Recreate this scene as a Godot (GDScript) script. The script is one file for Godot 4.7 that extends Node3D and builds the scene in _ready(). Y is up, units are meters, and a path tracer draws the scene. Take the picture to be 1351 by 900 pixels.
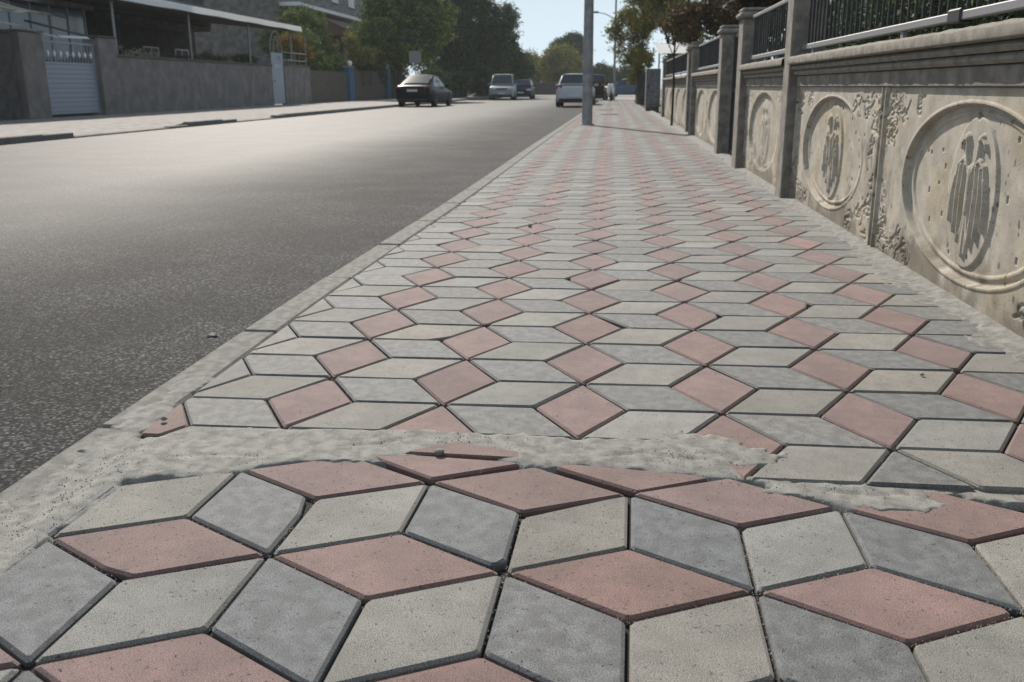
extends Node3D

# ------------------------------------------------------------------ mesh helpers
class Acc:
	var v := PackedVector3Array()
	var n := PackedVector3Array()
	var c := PackedColorArray()
	func tri(a: Vector3, b: Vector3, d: Vector3, col := Color.WHITE) -> void:
		var m := (d - a).cross(b - a).normalized()
		v.push_back(a); v.push_back(b); v.push_back(d)
		for i in 3:
			n.push_back(m); c.push_back(col)
	func out(a: Vector3, b: Vector3, d: Vector3, mid: Vector3, col := Color.WHITE) -> void:
		var m := (d - a).cross(b - a)
		if m.dot((a + b + d) / 3.0 - mid) < 0.0:
			tri(a, d, b, col)
		else:
			tri(a, b, d, col)
	func quad(a: Vector3, b: Vector3, d: Vector3, e: Vector3, col := Color.WHITE) -> void:
		tri(a, b, d, col); tri(a, d, e, col)
	func quad_out(a: Vector3, b: Vector3, d: Vector3, e: Vector3, mid: Vector3, col := Color.WHITE) -> void:
		out(a, b, d, mid, col); out(a, d, e, mid, col)
	# chamfered box
	func box(lo: Vector3, hi: Vector3, ch := 0.0, col := Color.WHITE, xf := Transform3D()) -> void:
		var mid := xf * ((lo + hi) * 0.5)
		if ch <= 0.0:
			var p: Array[Vector3] = []
			for i in 8:
				p.push_back(xf * Vector3(hi.x if i & 1 else lo.x, hi.y if i & 2 else lo.y, hi.z if i & 4 else lo.z))
			for f in [[0, 1, 3, 2], [4, 5, 7, 6], [0, 1, 5, 4], [2, 3, 7, 6], [0, 2, 6, 4], [1, 3, 7, 5]]:
				quad_out(p[f[0]], p[f[1]], p[f[2]], p[f[3]], mid, col)
			return
		# three points at each corner
		var q := []
		for i in 8:
			var s := Vector3(1 if i & 1 else -1, 1 if i & 2 else -1, 1 if i & 4 else -1)
			var k := Vector3(hi.x if i & 1 else lo.x, hi.y if i & 2 else lo.y, hi.z if i & 4 else lo.z)
			q.push_back([xf * (k - Vector3(0, s.y, s.z) * ch), xf * (k - Vector3(s.x, 0, s.z) * ch), xf * (k - Vector3(s.x, s.y, 0) * ch)])
			out(q[i][0], q[i][1], q[i][2], mid, col)
		for f in [[0, 2, 6, 4, 0], [1, 3, 7, 5, 0], [0, 1, 5, 4, 1], [2, 3, 7, 6, 1], [0, 1, 3, 2, 2], [4, 5, 7, 6, 2]]:
			quad_out(q[f[0]][f[4]], q[f[1]][f[4]], q[f[2]][f[4]], q[f[3]][f[4]], mid, col)
		for e in [[0, 1, 1, 2], [2, 3, 1, 2], [4, 5, 1, 2], [6, 7, 1, 2], [0, 2, 0, 2], [1, 3, 0, 2], [4, 6, 0, 2], [5, 7, 0, 2], [0, 4, 0, 1], [1, 5, 0, 1], [2, 6, 0, 1], [3, 7, 0, 1]]:
			quad_out(q[e[0]][e[2]], q[e[1]][e[2]], q[e[1]][e[3]], q[e[0]][e[3]], mid, col)
	func bar(a: Vector3, b: Vector3, w: float, h: float, col := Color.WHITE) -> void:
		var f := (b - a).normalized()
		var side := f.cross(Vector3.UP)
		side = Vector3.RIGHT if side.length() < 0.01 else side.normalized()
		var up := side.cross(f).normalized()
		var xf := Transform3D(Basis(side, up, -f), a)
		box(Vector3(-w / 2, -h / 2, -a.distance_to(b)), Vector3(w / 2, h / 2, 0), 0.0, col, xf)
	func mesh() -> ArrayMesh:
		var arr := []
		arr.resize(Mesh.ARRAY_MAX)
		arr[Mesh.ARRAY_VERTEX] = v; arr[Mesh.ARRAY_NORMAL] = n; arr[Mesh.ARRAY_COLOR] = c
		var m := ArrayMesh.new()
		m.add_surface_from_arrays(Mesh.PRIMITIVE_TRIANGLES, arr)
		return m

# a smooth grid: rows x cols of points
func grid_mesh(p: PackedVector3Array, cols: int, col := PackedColorArray(), keep := PackedByteArray(), wrap := false) -> ArrayMesh:
	var rows := p.size() / cols
	var nn := PackedVector3Array(); nn.resize(p.size())
	var idx := PackedInt32Array()
	for r in rows - 1:
		for k in (cols if wrap else cols - 1):
			var a := r * cols + k
			var b := r * cols + (k + 1) % cols
			var d := a + cols
			var e := b + cols
			if keep.size() and not (keep[a] or keep[b] or keep[d] or keep[e]):
				continue
			var m := (p[e] - p[a]).cross(p[b] - p[d])
			nn[a] += m; nn[b] += m; nn[d] += m; nn[e] += m
			idx.append_array([a, b, e, a, e, d])
	for i in nn.size():
		nn[i] = nn[i].normalized() if nn[i].length_squared() > 0.0 else Vector3.UP
	var arr := []
	arr.resize(Mesh.ARRAY_MAX)
	arr[Mesh.ARRAY_VERTEX] = p; arr[Mesh.ARRAY_NORMAL] = nn; arr[Mesh.ARRAY_INDEX] = idx
	if col.size():
		arr[Mesh.ARRAY_COLOR] = col
	var m := ArrayMesh.new()
	m.add_surface_from_arrays(Mesh.PRIMITIVE_TRIANGLES, arr)
	return m

func tube(pts: Array, rad: Array, sides := 10) -> ArrayMesh:
	var p := PackedVector3Array()
	for i in pts.size():
		var f: Vector3 = (pts[mini(i + 1, pts.size() - 1)] - pts[maxi(i - 1, 0)]).normalized()
		var s := f.cross(Vector3(0.21, 0.13, 0.97)).normalized()
		var u := s.cross(f)
		for k in sides:
			var t := TAU * k / sides
			p.push_back(pts[i] + (s * cos(t) + u * sin(t)) * rad[i])
	# end caps
	var q := PackedVector3Array()
	for k in sides: q.push_back(pts[0])
	q.append_array(p)
	for k in sides: q.push_back(pts[-1])
	return grid_mesh(q, sides, PackedColorArray(), PackedByteArray(), true)

func lathe(profile: Array, sides := 20, at := Transform3D()) -> ArrayMesh:   # [radius, y] from the bottom up
	var p := PackedVector3Array()
	for q in profile:
		for k in sides:
			var t := TAU * k / sides
			p.push_back(at * Vector3(cos(t) * q[0], q[1], -sin(t) * q[0]))
	return grid_mesh(p, sides, PackedColorArray(), PackedByteArray(), true)

func put(called: String, mesh: Mesh, mat: Material, parent: Node = self) -> MeshInstance3D:
	var o := MeshInstance3D.new()
	o.name = called; o.mesh = mesh; o.material_override = mat
	parent.add_child(o, true)
	return o

var taken := {}
func numbered(called: String) -> String:
	taken[called] = taken.get(called, -1) + 1
	return called if taken[called] == 0 else "%s_%03d" % [called, taken[called]]

func thing(called: String, label: String, category: String, at := Vector3.ZERO, turn := 0.0, group := "") -> Node3D:
	var o := Node3D.new()
	o.name = numbered(called); add_child(o)
	o.position = at; o.rotation.y = turn
	o.set_meta("label", label); o.set_meta("category", category)
	if group: o.set_meta("group", group)
	return o

func struct(called: String) -> Node3D:
	var o := Node3D.new()
	o.name = numbered(called); add_child(o)
	o.set_meta("kind", "structure")
	return o

func tag(o: Node, label: String, category: String, group := "") -> void:
	o.set_meta("label", label); o.set_meta("category", category)
	if group: o.set_meta("group", group)

func curve(tab: Array, x: float) -> float:   # piecewise linear table [[x, y], ...] with x rising
	if x <= tab[0][0]: return tab[0][1]
	for i in range(1, tab.size()):
		if x <= tab[i][0]:
			return lerpf(tab[i - 1][1], tab[i][1], (x - tab[i - 1][0]) / (tab[i][0] - tab[i - 1][0]))
	return tab[-1][1]

# ------------------------------------------------------------------ textures and materials
func noise(freq: float, sd: int, kind := FastNoiseLite.TYPE_SIMPLEX_SMOOTH, oct := 3) -> FastNoiseLite:
	var f := FastNoiseLite.new()
	f.seed = sd; f.frequency = freq; f.noise_type = kind; f.fractal_octaves = oct
	f.fractal_type = FastNoiseLite.FRACTAL_FBM if oct > 1 else FastNoiseLite.FRACTAL_NONE
	return f

func nbytes(size: int, f: FastNoiseLite) -> PackedByteArray:
	var im := f.get_seamless_image(size, size)
	im.convert(Image.FORMAT_L8)
	return im.get_data()

func tex(size: int, bytes: PackedByteArray, fmt := Image.FORMAT_L8) -> ImageTexture:
	return ImageTexture.create_from_image(Image.create_from_data(size, size, false, fmt, bytes))

# speckled mineral surface: grain, mottling, sparse dark pits and pale grains
func mineral(size: int, sd: int, grain: float, mottle: float, pits: float, pale: float, base := 205.0) -> Array:
	var a := nbytes(size, noise(0.32, sd, FastNoiseLite.TYPE_SIMPLEX, 2))
	var b := nbytes(size, noise(0.012, sd + 1, FastNoiseLite.TYPE_SIMPLEX_SMOOTH, 4))
	var d := nbytes(size, noise(0.09, sd + 2, FastNoiseLite.TYPE_SIMPLEX_SMOOTH, 2))
	var g := nbytes(size, noise(0.045, sd + 3, FastNoiseLite.TYPE_SIMPLEX_SMOOTH, 2))
	var n := a.size()
	var col := PackedByteArray(); col.resize(n)
	var hgt := PackedByteArray(); hgt.resize(n)
	var rng := RandomNumberGenerator.new(); rng.seed = sd
	for i in n:
		var x := (a[i] - 127.0)
		var y := (b[i] - 127.0)
		var t := base + x * grain + y * mottle + (rng.randf() - 0.5) * 34.0 * grain
		var h := 150.0 + x * 0.35 + y * 0.2
		var hole := (float(d[i]) - 127.0) * 0.65 + (float(g[i]) - 127.0) * 0.65
		if hole > 72.0:
			var k := minf((hole - 72.0) / 14.0, 1.0)
			t -= k * pits; h -= k * 95.0
		elif hole < -62.0:
			t += pale
		col[i] = int(clampf(t, 6.0, 255.0))
		hgt[i] = int(clampf(h, 0.0, 255.0))
	return [tex(size, col), tex(size, hgt)]

# chips of stone in bitumen
func chippings(size: int, sd: int) -> Array:
	var f := noise(0.15, sd, FastNoiseLite.TYPE_CELLULAR, 1)
	f.cellular_return_type = FastNoiseLite.RETURN_CELL_VALUE
	var a := nbytes(size, f)
	var g := noise(0.15, sd, FastNoiseLite.TYPE_CELLULAR, 1)
	g.cellular_return_type = FastNoiseLite.RETURN_DISTANCE
	var b := nbytes(size, g)
	var c := nbytes(size, noise(0.02, sd + 2, FastNoiseLite.TYPE_SIMPLEX_SMOOTH, 3))
	var col := PackedByteArray(); col.resize(a.size())
	var hgt := PackedByteArray(); hgt.resize(a.size())
	var rng := RandomNumberGenerator.new(); rng.seed = sd
	for i in a.size():
		var v := a[i] / 255.0
		var d := b[i] / 255.0
		var t := 70.0 + 130.0 * v * v * v + 40.0 * v - 70.0 * smoothstep(0.35, 0.8, d) + (c[i] - 127.0) * 0.12 + (rng.randf() - 0.5) * 36.0
		col[i] = int(clampf(t, 8.0, 255.0))
		hgt[i] = int(clampf(190.0 * (1.0 - d) + 55.0 * v, 0.0, 255.0))
	return [tex(size, col), tex(size, hgt)]

func blotch(size: int, sd: int, freq: float, lo: float, hi: float, power := 1.0) -> ImageTexture:
	var b := nbytes(size, noise(freq, sd, FastNoiseLite.TYPE_SIMPLEX_SMOOTH, 5))
	for i in b.size():
		b[i] = int(clampf(lerpf(lo, hi, pow(smoothstep(50.0, 205.0, b[i]), power)) * 255.0, 0.0, 255.0))
	return tex(size, b)

func mat(col: Color, rough := 0.8, metal := 0.0) -> StandardMaterial3D:   # col is linear
	var m := StandardMaterial3D.new()
	m.albedo_color = Color(col.r, col.g, col.b).linear_to_srgb()
	m.roughness = rough; m.metallic = metal
	m.texture_filter = BaseMaterial3D.TEXTURE_FILTER_LINEAR_WITH_MIPMAPS
	return m

func rocky(col: Color, rough: float, t: Array, period: float, relief: float, second: Texture2D = null, period2 := 3.0, vc := false) -> StandardMaterial3D:
	var m := mat(col, rough)
	m.uv1_triplanar = true; m.uv1_world_triplanar = true
	m.uv1_scale = Vector3.ONE / period
	m.uv1_triplanar_sharpness = 4.0
	m.albedo_texture = t[0]
	if relief > 0.0:
		m.heightmap_enabled = true
		m.heightmap_texture = t[1]
		m.heightmap_scale = relief
	if second:
		m.detail_enabled = true
		m.detail_albedo = second
		m.detail_blend_mode = BaseMaterial3D.BLEND_MODE_MUL
		m.detail_uv_layer = BaseMaterial3D.DETAIL_UV_2
		m.uv2_triplanar = true; m.uv2_world_triplanar = true
		m.uv2_scale = Vector3.ONE / period2
	m.vertex_color_use_as_albedo = vc
	return m

func leafy(back: Color) -> StandardMaterial3D:
	var m := mat(Color(1, 1, 1), 0.8)
	m.vertex_color_use_as_albedo = true
	m.cull_mode = BaseMaterial3D.CULL_DISABLED
	m.backlight_enabled = true
	m.backlight = back
	return m

var M := {}
func materials() -> void:
	var stone := mineral(1024, 11, 1.05, 0.14, 80.0, 16.0)
	var stone2 := mineral(1024, 47, 0.5, 0.10, 55.0, 5.0, 205.0)
	var tar := mineral(1024, 83, 1.25, 0.2, 60.0, 55.0, 140.0)
	var chips := chippings(1024, 19)
	var plain_b := blotch(512, 5, 0.010, 0.90, 1.0)
	var pale_b := blotch(512, 6, 0.013, 0.82, 1.0, 0.8)
	var bloom_b := blotch(512, 14, 0.022, 0.83, 1.0, 1.1)
	var dirt_b := blotch(512, 7, 0.016, 0.80, 1.0, 0.6)
	var road_b := blotch(512, 8, 0.012, 0.80, 1.0)
	M.paver_pale = rocky(Color(1, 1, 1), 0.86, stone, 0.83, 0.16, plain_b, 1.9, true)
	M.paver_grey = rocky(Color(1.06, 1.06, 1.06), 0.80, stone, 0.97, 0.13, bloom_b, 0.53, true)
	M.paver_red = rocky(Color(1, 1, 1), 0.86, stone, 0.77, 0.17, plain_b, 1.3, true)
	M.paver_far = rocky(Color(1, 1, 1), 0.86, stone, 0.9, 0.0, plain_b, 1.7, true)
	for k in ["paver_pale", "paver_grey", "paver_red", "paver_far"]:
		M[k].rim_enabled = true; M[k].rim = 0.28; M[k].rim_tint = 0.0
	M.mortar = rocky(Color(0.42, 0.412, 0.38), 0.92, stone, 0.61, 0.035, dirt_b, 0.43)
	M.kerb = rocky(Color(0.335, 0.325, 0.30), 0.9, stone, 0.7, 0.12, dirt_b, 0.5)
	M.joint = rocky(Color(0.055, 0.043, 0.033), 0.95, tar, 0.5, 0.2)
	# the carriageway: coarse by the kerb, polished by wheels farther out
	M.tar = []
	for k in 30:
		var f := smoothstep(0.0, 1.0, k / 29.0)
		var g := lerpf(0.21, 0.215, f)
		var t := rocky(Color(g, g * 0.99, g * 0.985), lerpf(0.86, 0.69, f), chips, 1.25, lerpf(0.32, 0.18, f), road_b, 6.3)
		t.metallic_specular = lerpf(0.30, 0.38, f)
		M.tar.push_back(t)
	M.wall = rocky(Color(0.74, 0.672, 0.56), 0.9, stone2, 1.3, 0.02, plain_b, 1.1, true)
	M.pillar = rocky(Color(0.43, 0.39, 0.34), 0.92, stone2, 0.8, 0.08, pale_b, 0.9)
	M.coping = rocky(Color(0.45, 0.41, 0.345), 0.92, stone2, 0.6, 0.15, pale_b, 0.8)
	M.slab = rocky(Color(0.50, 0.46, 0.43), 0.9, stone2, 1.7, 0.2, pale_b, 2.3)
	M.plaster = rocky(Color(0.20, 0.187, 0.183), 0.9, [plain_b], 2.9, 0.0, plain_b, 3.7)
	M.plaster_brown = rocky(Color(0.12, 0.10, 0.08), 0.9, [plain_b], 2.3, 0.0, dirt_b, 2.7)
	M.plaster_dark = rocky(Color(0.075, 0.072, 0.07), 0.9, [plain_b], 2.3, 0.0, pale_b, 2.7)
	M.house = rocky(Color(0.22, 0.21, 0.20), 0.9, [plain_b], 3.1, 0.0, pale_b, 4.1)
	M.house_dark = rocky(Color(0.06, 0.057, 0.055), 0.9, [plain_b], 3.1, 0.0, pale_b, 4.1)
	M.earth = rocky(Color(0.17, 0.14, 0.10), 0.95, stone2, 2.0, 0.5, dirt_b, 5.0)
	M.pole = rocky(Color(0.33, 0.335, 0.34), 0.75, [plain_b], 0.9, 0.0, plain_b, 1.3)
	M.iron = mat(Color(0.035, 0.035, 0.038), 0.5, 0.2)
	M.rail = mat(Color(0.24, 0.245, 0.255), 0.55, 0.2)
	M.white_metal = mat(Color(0.25, 0.28, 0.34), 0.5)
	M.white_trim = mat(Color(0.78, 0.78, 0.76), 0.6)
	M.blue = mat(Color(0.025, 0.10, 0.19), 0.6)
	M.glass = mat(Color(0.03, 0.04, 0.05), 0.08)
	M.pane = mat(Color(0.10, 0.13, 0.17), 0.12)
	M.cabinet = rocky(Color(0.20, 0.20, 0.215), 0.7, [plain_b], 1.0, 0.0, pale_b, 0.9)
	M.tile_red = rocky(Color(0.34, 0.16, 0.11), 0.85, stone2, 1.0, 0.0, pale_b, 1.1)
	M.bark = rocky(Color(0.10, 0.075, 0.055), 0.95, stone2, 0.5, 0.6, dirt_b, 0.7)
	M.leaf = leafy(Color(0.46, 0.50, 0.12))
	M.leaf_dark = leafy(Color(0.30, 0.36, 0.10))
	M.leaf_gold = leafy(Color(0.42, 0.30, 0.06))
	M.leaf_rust = leafy(Color(0.20, 0.09, 0.04))
	M.tyre = mat(Color(0.012, 0.012, 0.013), 0.85)
	M.rim = mat(Color(0.45, 0.46, 0.48), 0.35, 0.7)
	M.dark_trim = mat(Color(0.012, 0.012, 0.013), 0.6)
	M.tail = mat(Color(0.30, 0.015, 0.012), 0.2)
	M.lamp_glass = mat(Color(0.55, 0.57, 0.60), 0.15)
	M.plate = mat(Color(0.6, 0.6, 0.58), 0.5)
	var sheet := mat(Color(0.80, 0.80, 0.78), 0.7)
	sheet.backlight_enabled = true; sheet.backlight = Color(0.9, 0.9, 0.88)
	sheet.albedo_color = Color(0.95, 0.95, 0.94)
	M.sheet = sheet
	var cloth := mat(Color(0.36, 0.32, 0.24), 0.9)
	cloth.backlight_enabled = true; cloth.backlight = Color(0.12, 0.10, 0.07)
	M.awning = cloth
	var cloth2 := cloth.duplicate(); cloth2.albedo_color = Color(0.16, 0.14, 0.11).linear_to_srgb()
	M.awning_dark = cloth2

func paint(col: Color) -> StandardMaterial3D:
	var m := mat(col, 0.35)
	m.metallic_specular = 0.14
	m.clearcoat_enabled = true; m.clearcoat = 0.16; m.clearcoat_roughness = 0.05
	return m

# ------------------------------------------------------------------ the pavement
const SIDE := 0.24
const R3 := 1.7320508
const PALE := Color(0.340, 0.327, 0.293)
const GREY := Color(0.176, 0.185, 0.192)
const RED := Color(0.305, 0.192, 0.176)
var rnd := RandomNumberGenerator.new()

const KERB_X := [[-140.0, -0.2], [-60.0, -0.62], [-43.0, -0.77], [-27.5, -0.955], [-18.0, -1.06], [-12.8, -1.125], [-8.0, -1.16], [-6.0, -1.185], [-4.7, -1.22], [-3.5, -1.245], [5.0, -1.25]]
func kerb_x(z: float) -> float: return curve(KERB_X, z)

func far_point(u: float, v: float) -> Vector2:
	return Vector2((u - 0.2476) * SIDE, -(v + 10.2251) * SIDE)
func near_point(u: float, v: float) -> Vector2:
	return Vector2(-0.576 + u * 0.2399 + v * 0.00625, -1.392 + u * 0.00635 - v * 0.24)
func near_y(p: Vector2) -> float:
	var v := -(p.y + 1.392 - (p.x + 0.576) * 0.0265) / 0.24
	var u := (p.x + 0.576) / 0.24
	return 0.018 - u * 0.0035 - v * 0.0055

func clip(poly: Array, a: Vector2, nrm: Vector2) -> Array:   # keeps the side that nrm points to
	var res := []
	for i in poly.size():
		var p: Vector2 = poly[i]
		var q: Vector2 = poly[(i + 1) % poly.size()]
		var dp := (p - a).dot(nrm)
		var dq := (q - a).dot(nrm)
		if dp >= 0.0: res.push_back(p)
		if (dp > 0.0 and dq < 0.0) or (dp < 0.0 and dq > 0.0):
			res.push_back(p.lerp(q, dp / (dp - dq)))
	return res

func area(poly: Array) -> float:
	var s := 0.0
	for i in poly.size():
		s += poly[i].cross(poly[(i + 1) % poly.size()])
	return s * 0.5

func inset(poly: Array, d: float) -> Array:   # convex, any winding
	var ccw := 1.0 if area(poly) > 0.0 else -1.0
	var n := poly.size()
	var res := []
	for i in n:
		var p: Vector2 = poly[i]
		var e1: Vector2 = (p - poly[(i + n - 1) % n]).normalized()
		var e2: Vector2 = (poly[(i + 1) % n] - p).normalized()
		var n1 := Vector2(-e1.y, e1.x) * ccw
		var n2 := Vector2(-e2.y, e2.x) * ccw
		var k := 1.0 + n1.dot(n2)
		res.push_back(p + (n1 + n2) * (d / maxf(k, 0.25)))
	return res

func rounded(poly: Array, r: float) -> Array:
	var n := poly.size()
	var res := []
	for i in n:
		var p: Vector2 = poly[i]
		var a: Vector2 = poly[(i + n - 1) % n] - p
		var b: Vector2 = poly[(i + 1) % n] - p
		res.push_back(p + a.normalized() * minf(r, a.length() * 0.4))
		res.push_back(p + b.normalized() * minf(r, b.length() * 0.4))
	return res

func tidy(poly: Array) -> Array:
	var res := []
	for i in poly.size():
		if poly[i].distance_to(poly[(i + 1) % poly.size()]) > 0.004:
			res.push_back(poly[i])
	return res

# one paving stone with a worn chamfer
func paver(acc: Acc, poly: Array, top: Callable, col: Color, gap := 0.0035, rough := true, lift := 0.0) -> bool:
	poly = tidy(poly)
	if rough and poly.size() == 4 and rnd.randf() < 0.16:   # a knocked-off corner
		var i := rnd.randi() % 4
		var v: Vector2 = poly[i]; var mm: Vector2 = (poly[0] + poly[2]) * 0.5
		var d: Vector2 = (mm - v).normalized()
		poly = clip(poly, v + d * rnd.randf_range(0.012, 0.026), d.rotated(rnd.randf_range(-0.5, 0.5)))
	if poly.size() < 3 or absf(area(poly)) < 0.0016: return false
	var o := inset(poly, gap)
	if area(o) * area(poly) <= 0.0: return false
	var ch := 0.0055 if rough else 0.005
	var outer := rounded(o, 0.006) if rough else o
	var inner := rounded(inset(o, ch), 0.004) if rough else inset(o, ch)
	if area(inner) * area(poly) <= 0.0: return false
	var mid := Vector2.ZERO
	for p in poly: mid += p
	mid /= poly.size()
	var tilt := Vector2(rnd.randfn(0.0, 0.0045), rnd.randfn(0.0, 0.0045))
	lift += rnd.randfn(0.0, 0.0008)
	var ti := PackedVector3Array(); var to := PackedVector3Array(); var bo := PackedVector3Array()
	for i in outer.size():
		var p: Vector2 = outer[i]
		var q: Vector2 = inner[i]
		var jog := rnd.randf_range(-0.0007, 0.0007) if rough else 0.0
		ti.push_back(Vector3(q.x + jog, top.call(q) + lift + (q - mid).dot(tilt), q.y + jog))
		to.push_back(Vector3(p.x, top.call(p) + lift + (p - mid).dot(tilt) - 0.0048 + jog, p.y))
		bo.push_back(Vector3(p.x, top.call(p) - 0.05, p.y))
	var c3 := Vector3(mid.x, top.call(mid) - 0.03, mid.y)
	var n := ti.size()
	var cen := Vector3(mid.x, top.call(mid) + lift, mid.y)
	for i in n:
		var k := (i + 1) % n
		acc.out(cen, ti[i], ti[k], c3, col)
		acc.quad_out(ti[i], ti[k], to[k], to[i], c3, col)
		if rough:
			acc.quad_out(to[i], to[k], bo[k], bo[i], c3, col)
	return true

func tone(base: Color, spread := 0.07) -> Color:
	var k := 1.0 + rnd.randfn(0.0, spread)
	var w := rnd.randfn(0.0, 0.02)
	return Color(base.r * k * (1.0 + w), base.g * k, base.b * k * (1.0 - w))

func flat_top(_p: Vector2) -> float: return 0.0

const FAR_EDGE := [[-1.135, -1.93], [-1.06, -1.95], [-1.0, -2.0], [-0.8, -2.02], [-0.54, -2.05], [-0.32, -2.05], [-0.17, -2.04], [-0.05, -2.03], [0.21, -2.05], [0.30, -1.86], [0.36, -1.838], [0.56, -1.843], [0.78, -1.855], [1.3, -1.87]]
const NEAR_EDGE := [[-1.07, -1.66], [-0.95, -1.688], [-0.79, -1.735], [-0.76, -1.765], [-0.66, -1.832], [-0.51, -1.857], [-0.42, -1.885], [-0.34, -1.930], [-0.20, -1.885], [-0.13, -1.868], [-0.06, -1.876], [0.235, -1.847], [0.315, -1.853], [0.463, -1.745], [0.50, -1.72], [0.625, -1.796], [0.73, -1.843], [0.80, -1.83], [1.3, -1.80]]

func pavement() -> void:
	var walk := struct("sidewalk")
	rnd.seed = 77
	var list := []   # [distance key, poly, which, colour kind, lift]
	# the stretch ahead: pale and grey lozenges across, red ones lengthwise
	var h := R3 / 2.0
	for j in range(-6, 300):
		for i in range(-8, 10):
			var on_col := posmod(i, 2)
			var o := Vector2(i * 1.5, j * R3 + (h if on_col else 0.0))   # a tip of a red lozenge
			var polys := [
				[[o, o + Vector2(0.5, h), o + Vector2(0, R3), o + Vector2(-0.5, h)], 0],
				[[o, o + Vector2(1, 0), o + Vector2(1.5, h), o + Vector2(0.5, h)], 1],
				[[o, o + Vector2(1, 0), o + Vector2(1.5, -h), o + Vector2(0.5, -h)], 2]]
			for q in polys:
				var w := []
				for p in q[0]: w.push_back(far_point(p.x, p.y))
				var mid: Vector2 = (w[0] + w[2]) * 0.5
				if mid.x < -1.6 or mid.x > 1.6 or mid.y < -62.0: continue
				var kx := kerb_x(mid.y) + 0.128
				var kind: int = q[1]
				if rnd.randf() < 0.05: kind = [0, 2, 1][kind]
				if kind == 0 and mid.x < kx + 0.05 and mid.y < -2.35: kind = 1
				w = clip(w, Vector2(kx, mid.y), Vector2(1, 0.012))
				if w.size() > 2: w = clip(w, Vector2(1.27, 0), Vector2(-1, 0))
				if w.size() > 2: w = clip(w, Vector2(0, -1.835 if mid.x > 0.25 else -1.965), Vector2(0, -1))
				if w.size() < 3: continue
				if mid.x > 0.55 and mid.y > -2.0:   # odd stones let in at the seam
					kind = [2, 1, 1][kind]
				list.push_back([mid.length(), w, 0, kind, 0.0])
	# the raised patch at the camera: the same stones laid a quarter turn round
	for j in range(-5, 3):
		for i in range(-4, 8):
			var o := Vector2(i * R3 + (h if posmod(j, 2) else 0.0), j * 1.5)
			var polys := [
				[[o, o + Vector2(h, 0.5), o + Vector2(R3, 0), o + Vector2(h, -0.5)], 0],
				[[o, o + Vector2(0, -1), o + Vector2(-h, -1.5), o + Vector2(-h, -0.5)], 1],
				[[o, o + Vector2(0, -1), o + Vector2(h, -1.5), o + Vector2(h, -0.5)], 2]]
			for q in polys:
				var w := []
				var cv := 0.0
				for p in q[0]:
					w.push_back(near_point(p.x, p.y)); cv += p.y * 0.25
				var mid: Vector2 = (w[0] + w[2]) * 0.5
				if cv > 1.56 or (cv > 1.4 and mid.x < -0.8) or mid.x < -1.5 or mid.x > 1.5 or mid.y > -0.45: continue
				w = clip(w, Vector2(-1.04, 0), Vector2(1, 0))
				if w.size() > 2: w = clip(w, Vector2(1.27, 0), Vector2(-1, 0))
				if w.size() > 2: w = clip(w, Vector2(0, -1.868), Vector2(0, 1))
				if w.size() < 3: continue
				list.push_back([mid.length() * 0.6, w, 1, q[1], 0.0])
	# broken red pieces wedged in along the seam
	list.push_back([1.0, [Vector2(-0.53, -1.872), Vector2(-0.357, -1.755), Vector2(-0.165, -1.872), Vector2(-0.20, -1.885), Vector2(-0.42, -1.893)], 1, 0, 0.0])
	list.push_back([1.0, [Vector2(-0.46, -1.892), Vector2(-0.343, -1.985), Vector2(-0.06, -1.900)], 1, 0, 0.004])
	list.push_back([1.0, [Vector2(-0.125, -1.866), Vector2(0.074, -1.742), Vector2(0.26, -1.853), Vector2(-0.07, -1.885)], 1, 0, 0.001])
	list.sort_custom(func(a, b): return a[0] < b[0])
	var mats := [M.paver_red, M.paver_pale, M.paver_grey]
	var rest := Acc.new()
	var done := 0
	for q in list:
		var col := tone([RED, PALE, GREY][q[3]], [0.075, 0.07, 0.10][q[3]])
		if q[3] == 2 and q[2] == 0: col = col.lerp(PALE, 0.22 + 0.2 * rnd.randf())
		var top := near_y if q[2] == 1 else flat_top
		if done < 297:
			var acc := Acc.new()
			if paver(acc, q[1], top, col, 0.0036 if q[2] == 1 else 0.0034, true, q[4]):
				put("paver", acc.mesh(), mats[q[3]], walk)
				done += 1
		else:
			paver(rest, q[1], flat_top, col, 0.0035, false)
	put("distant_pavers", rest.mesh(), M.paver_far, walk).set_meta("kind", "stuff")
	# dark filling in the joints
	var bed := PackedVector3Array()
	for k in 40:
		var z := -0.3 - 2.3 * k / 20.0 if k < 20 else -2.6 - (k - 19) * (k - 19) * 0.15
		for i in 9:
			var x := lerpf(kerb_x(z) + 0.06, 1.36, i / 8.0)
			var p := Vector2(x, z)
			var y := lerpf(near_y(p), 0.0, smoothstep(-1.75, -2.0, z)) * smoothstep(-1.11, -1.02, x) - 0.014
			bed.push_back(Vector3(x, y, z))
	put("joint_filling", grid_mesh(bed, 9), M.joint, walk)
	# kerb stones along the road
	var z := -0.2
	var kerb := struct("kerb")
	var zj := [0.2, -0.18, -1.09, -2.012, -2.934, -3.855, -4.74, -5.63]
	while zj[-1] > -61.0: zj.push_back(zj[-1] - 0.91 - 0.3 * float(zj[-1] < -24.0))
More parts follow.
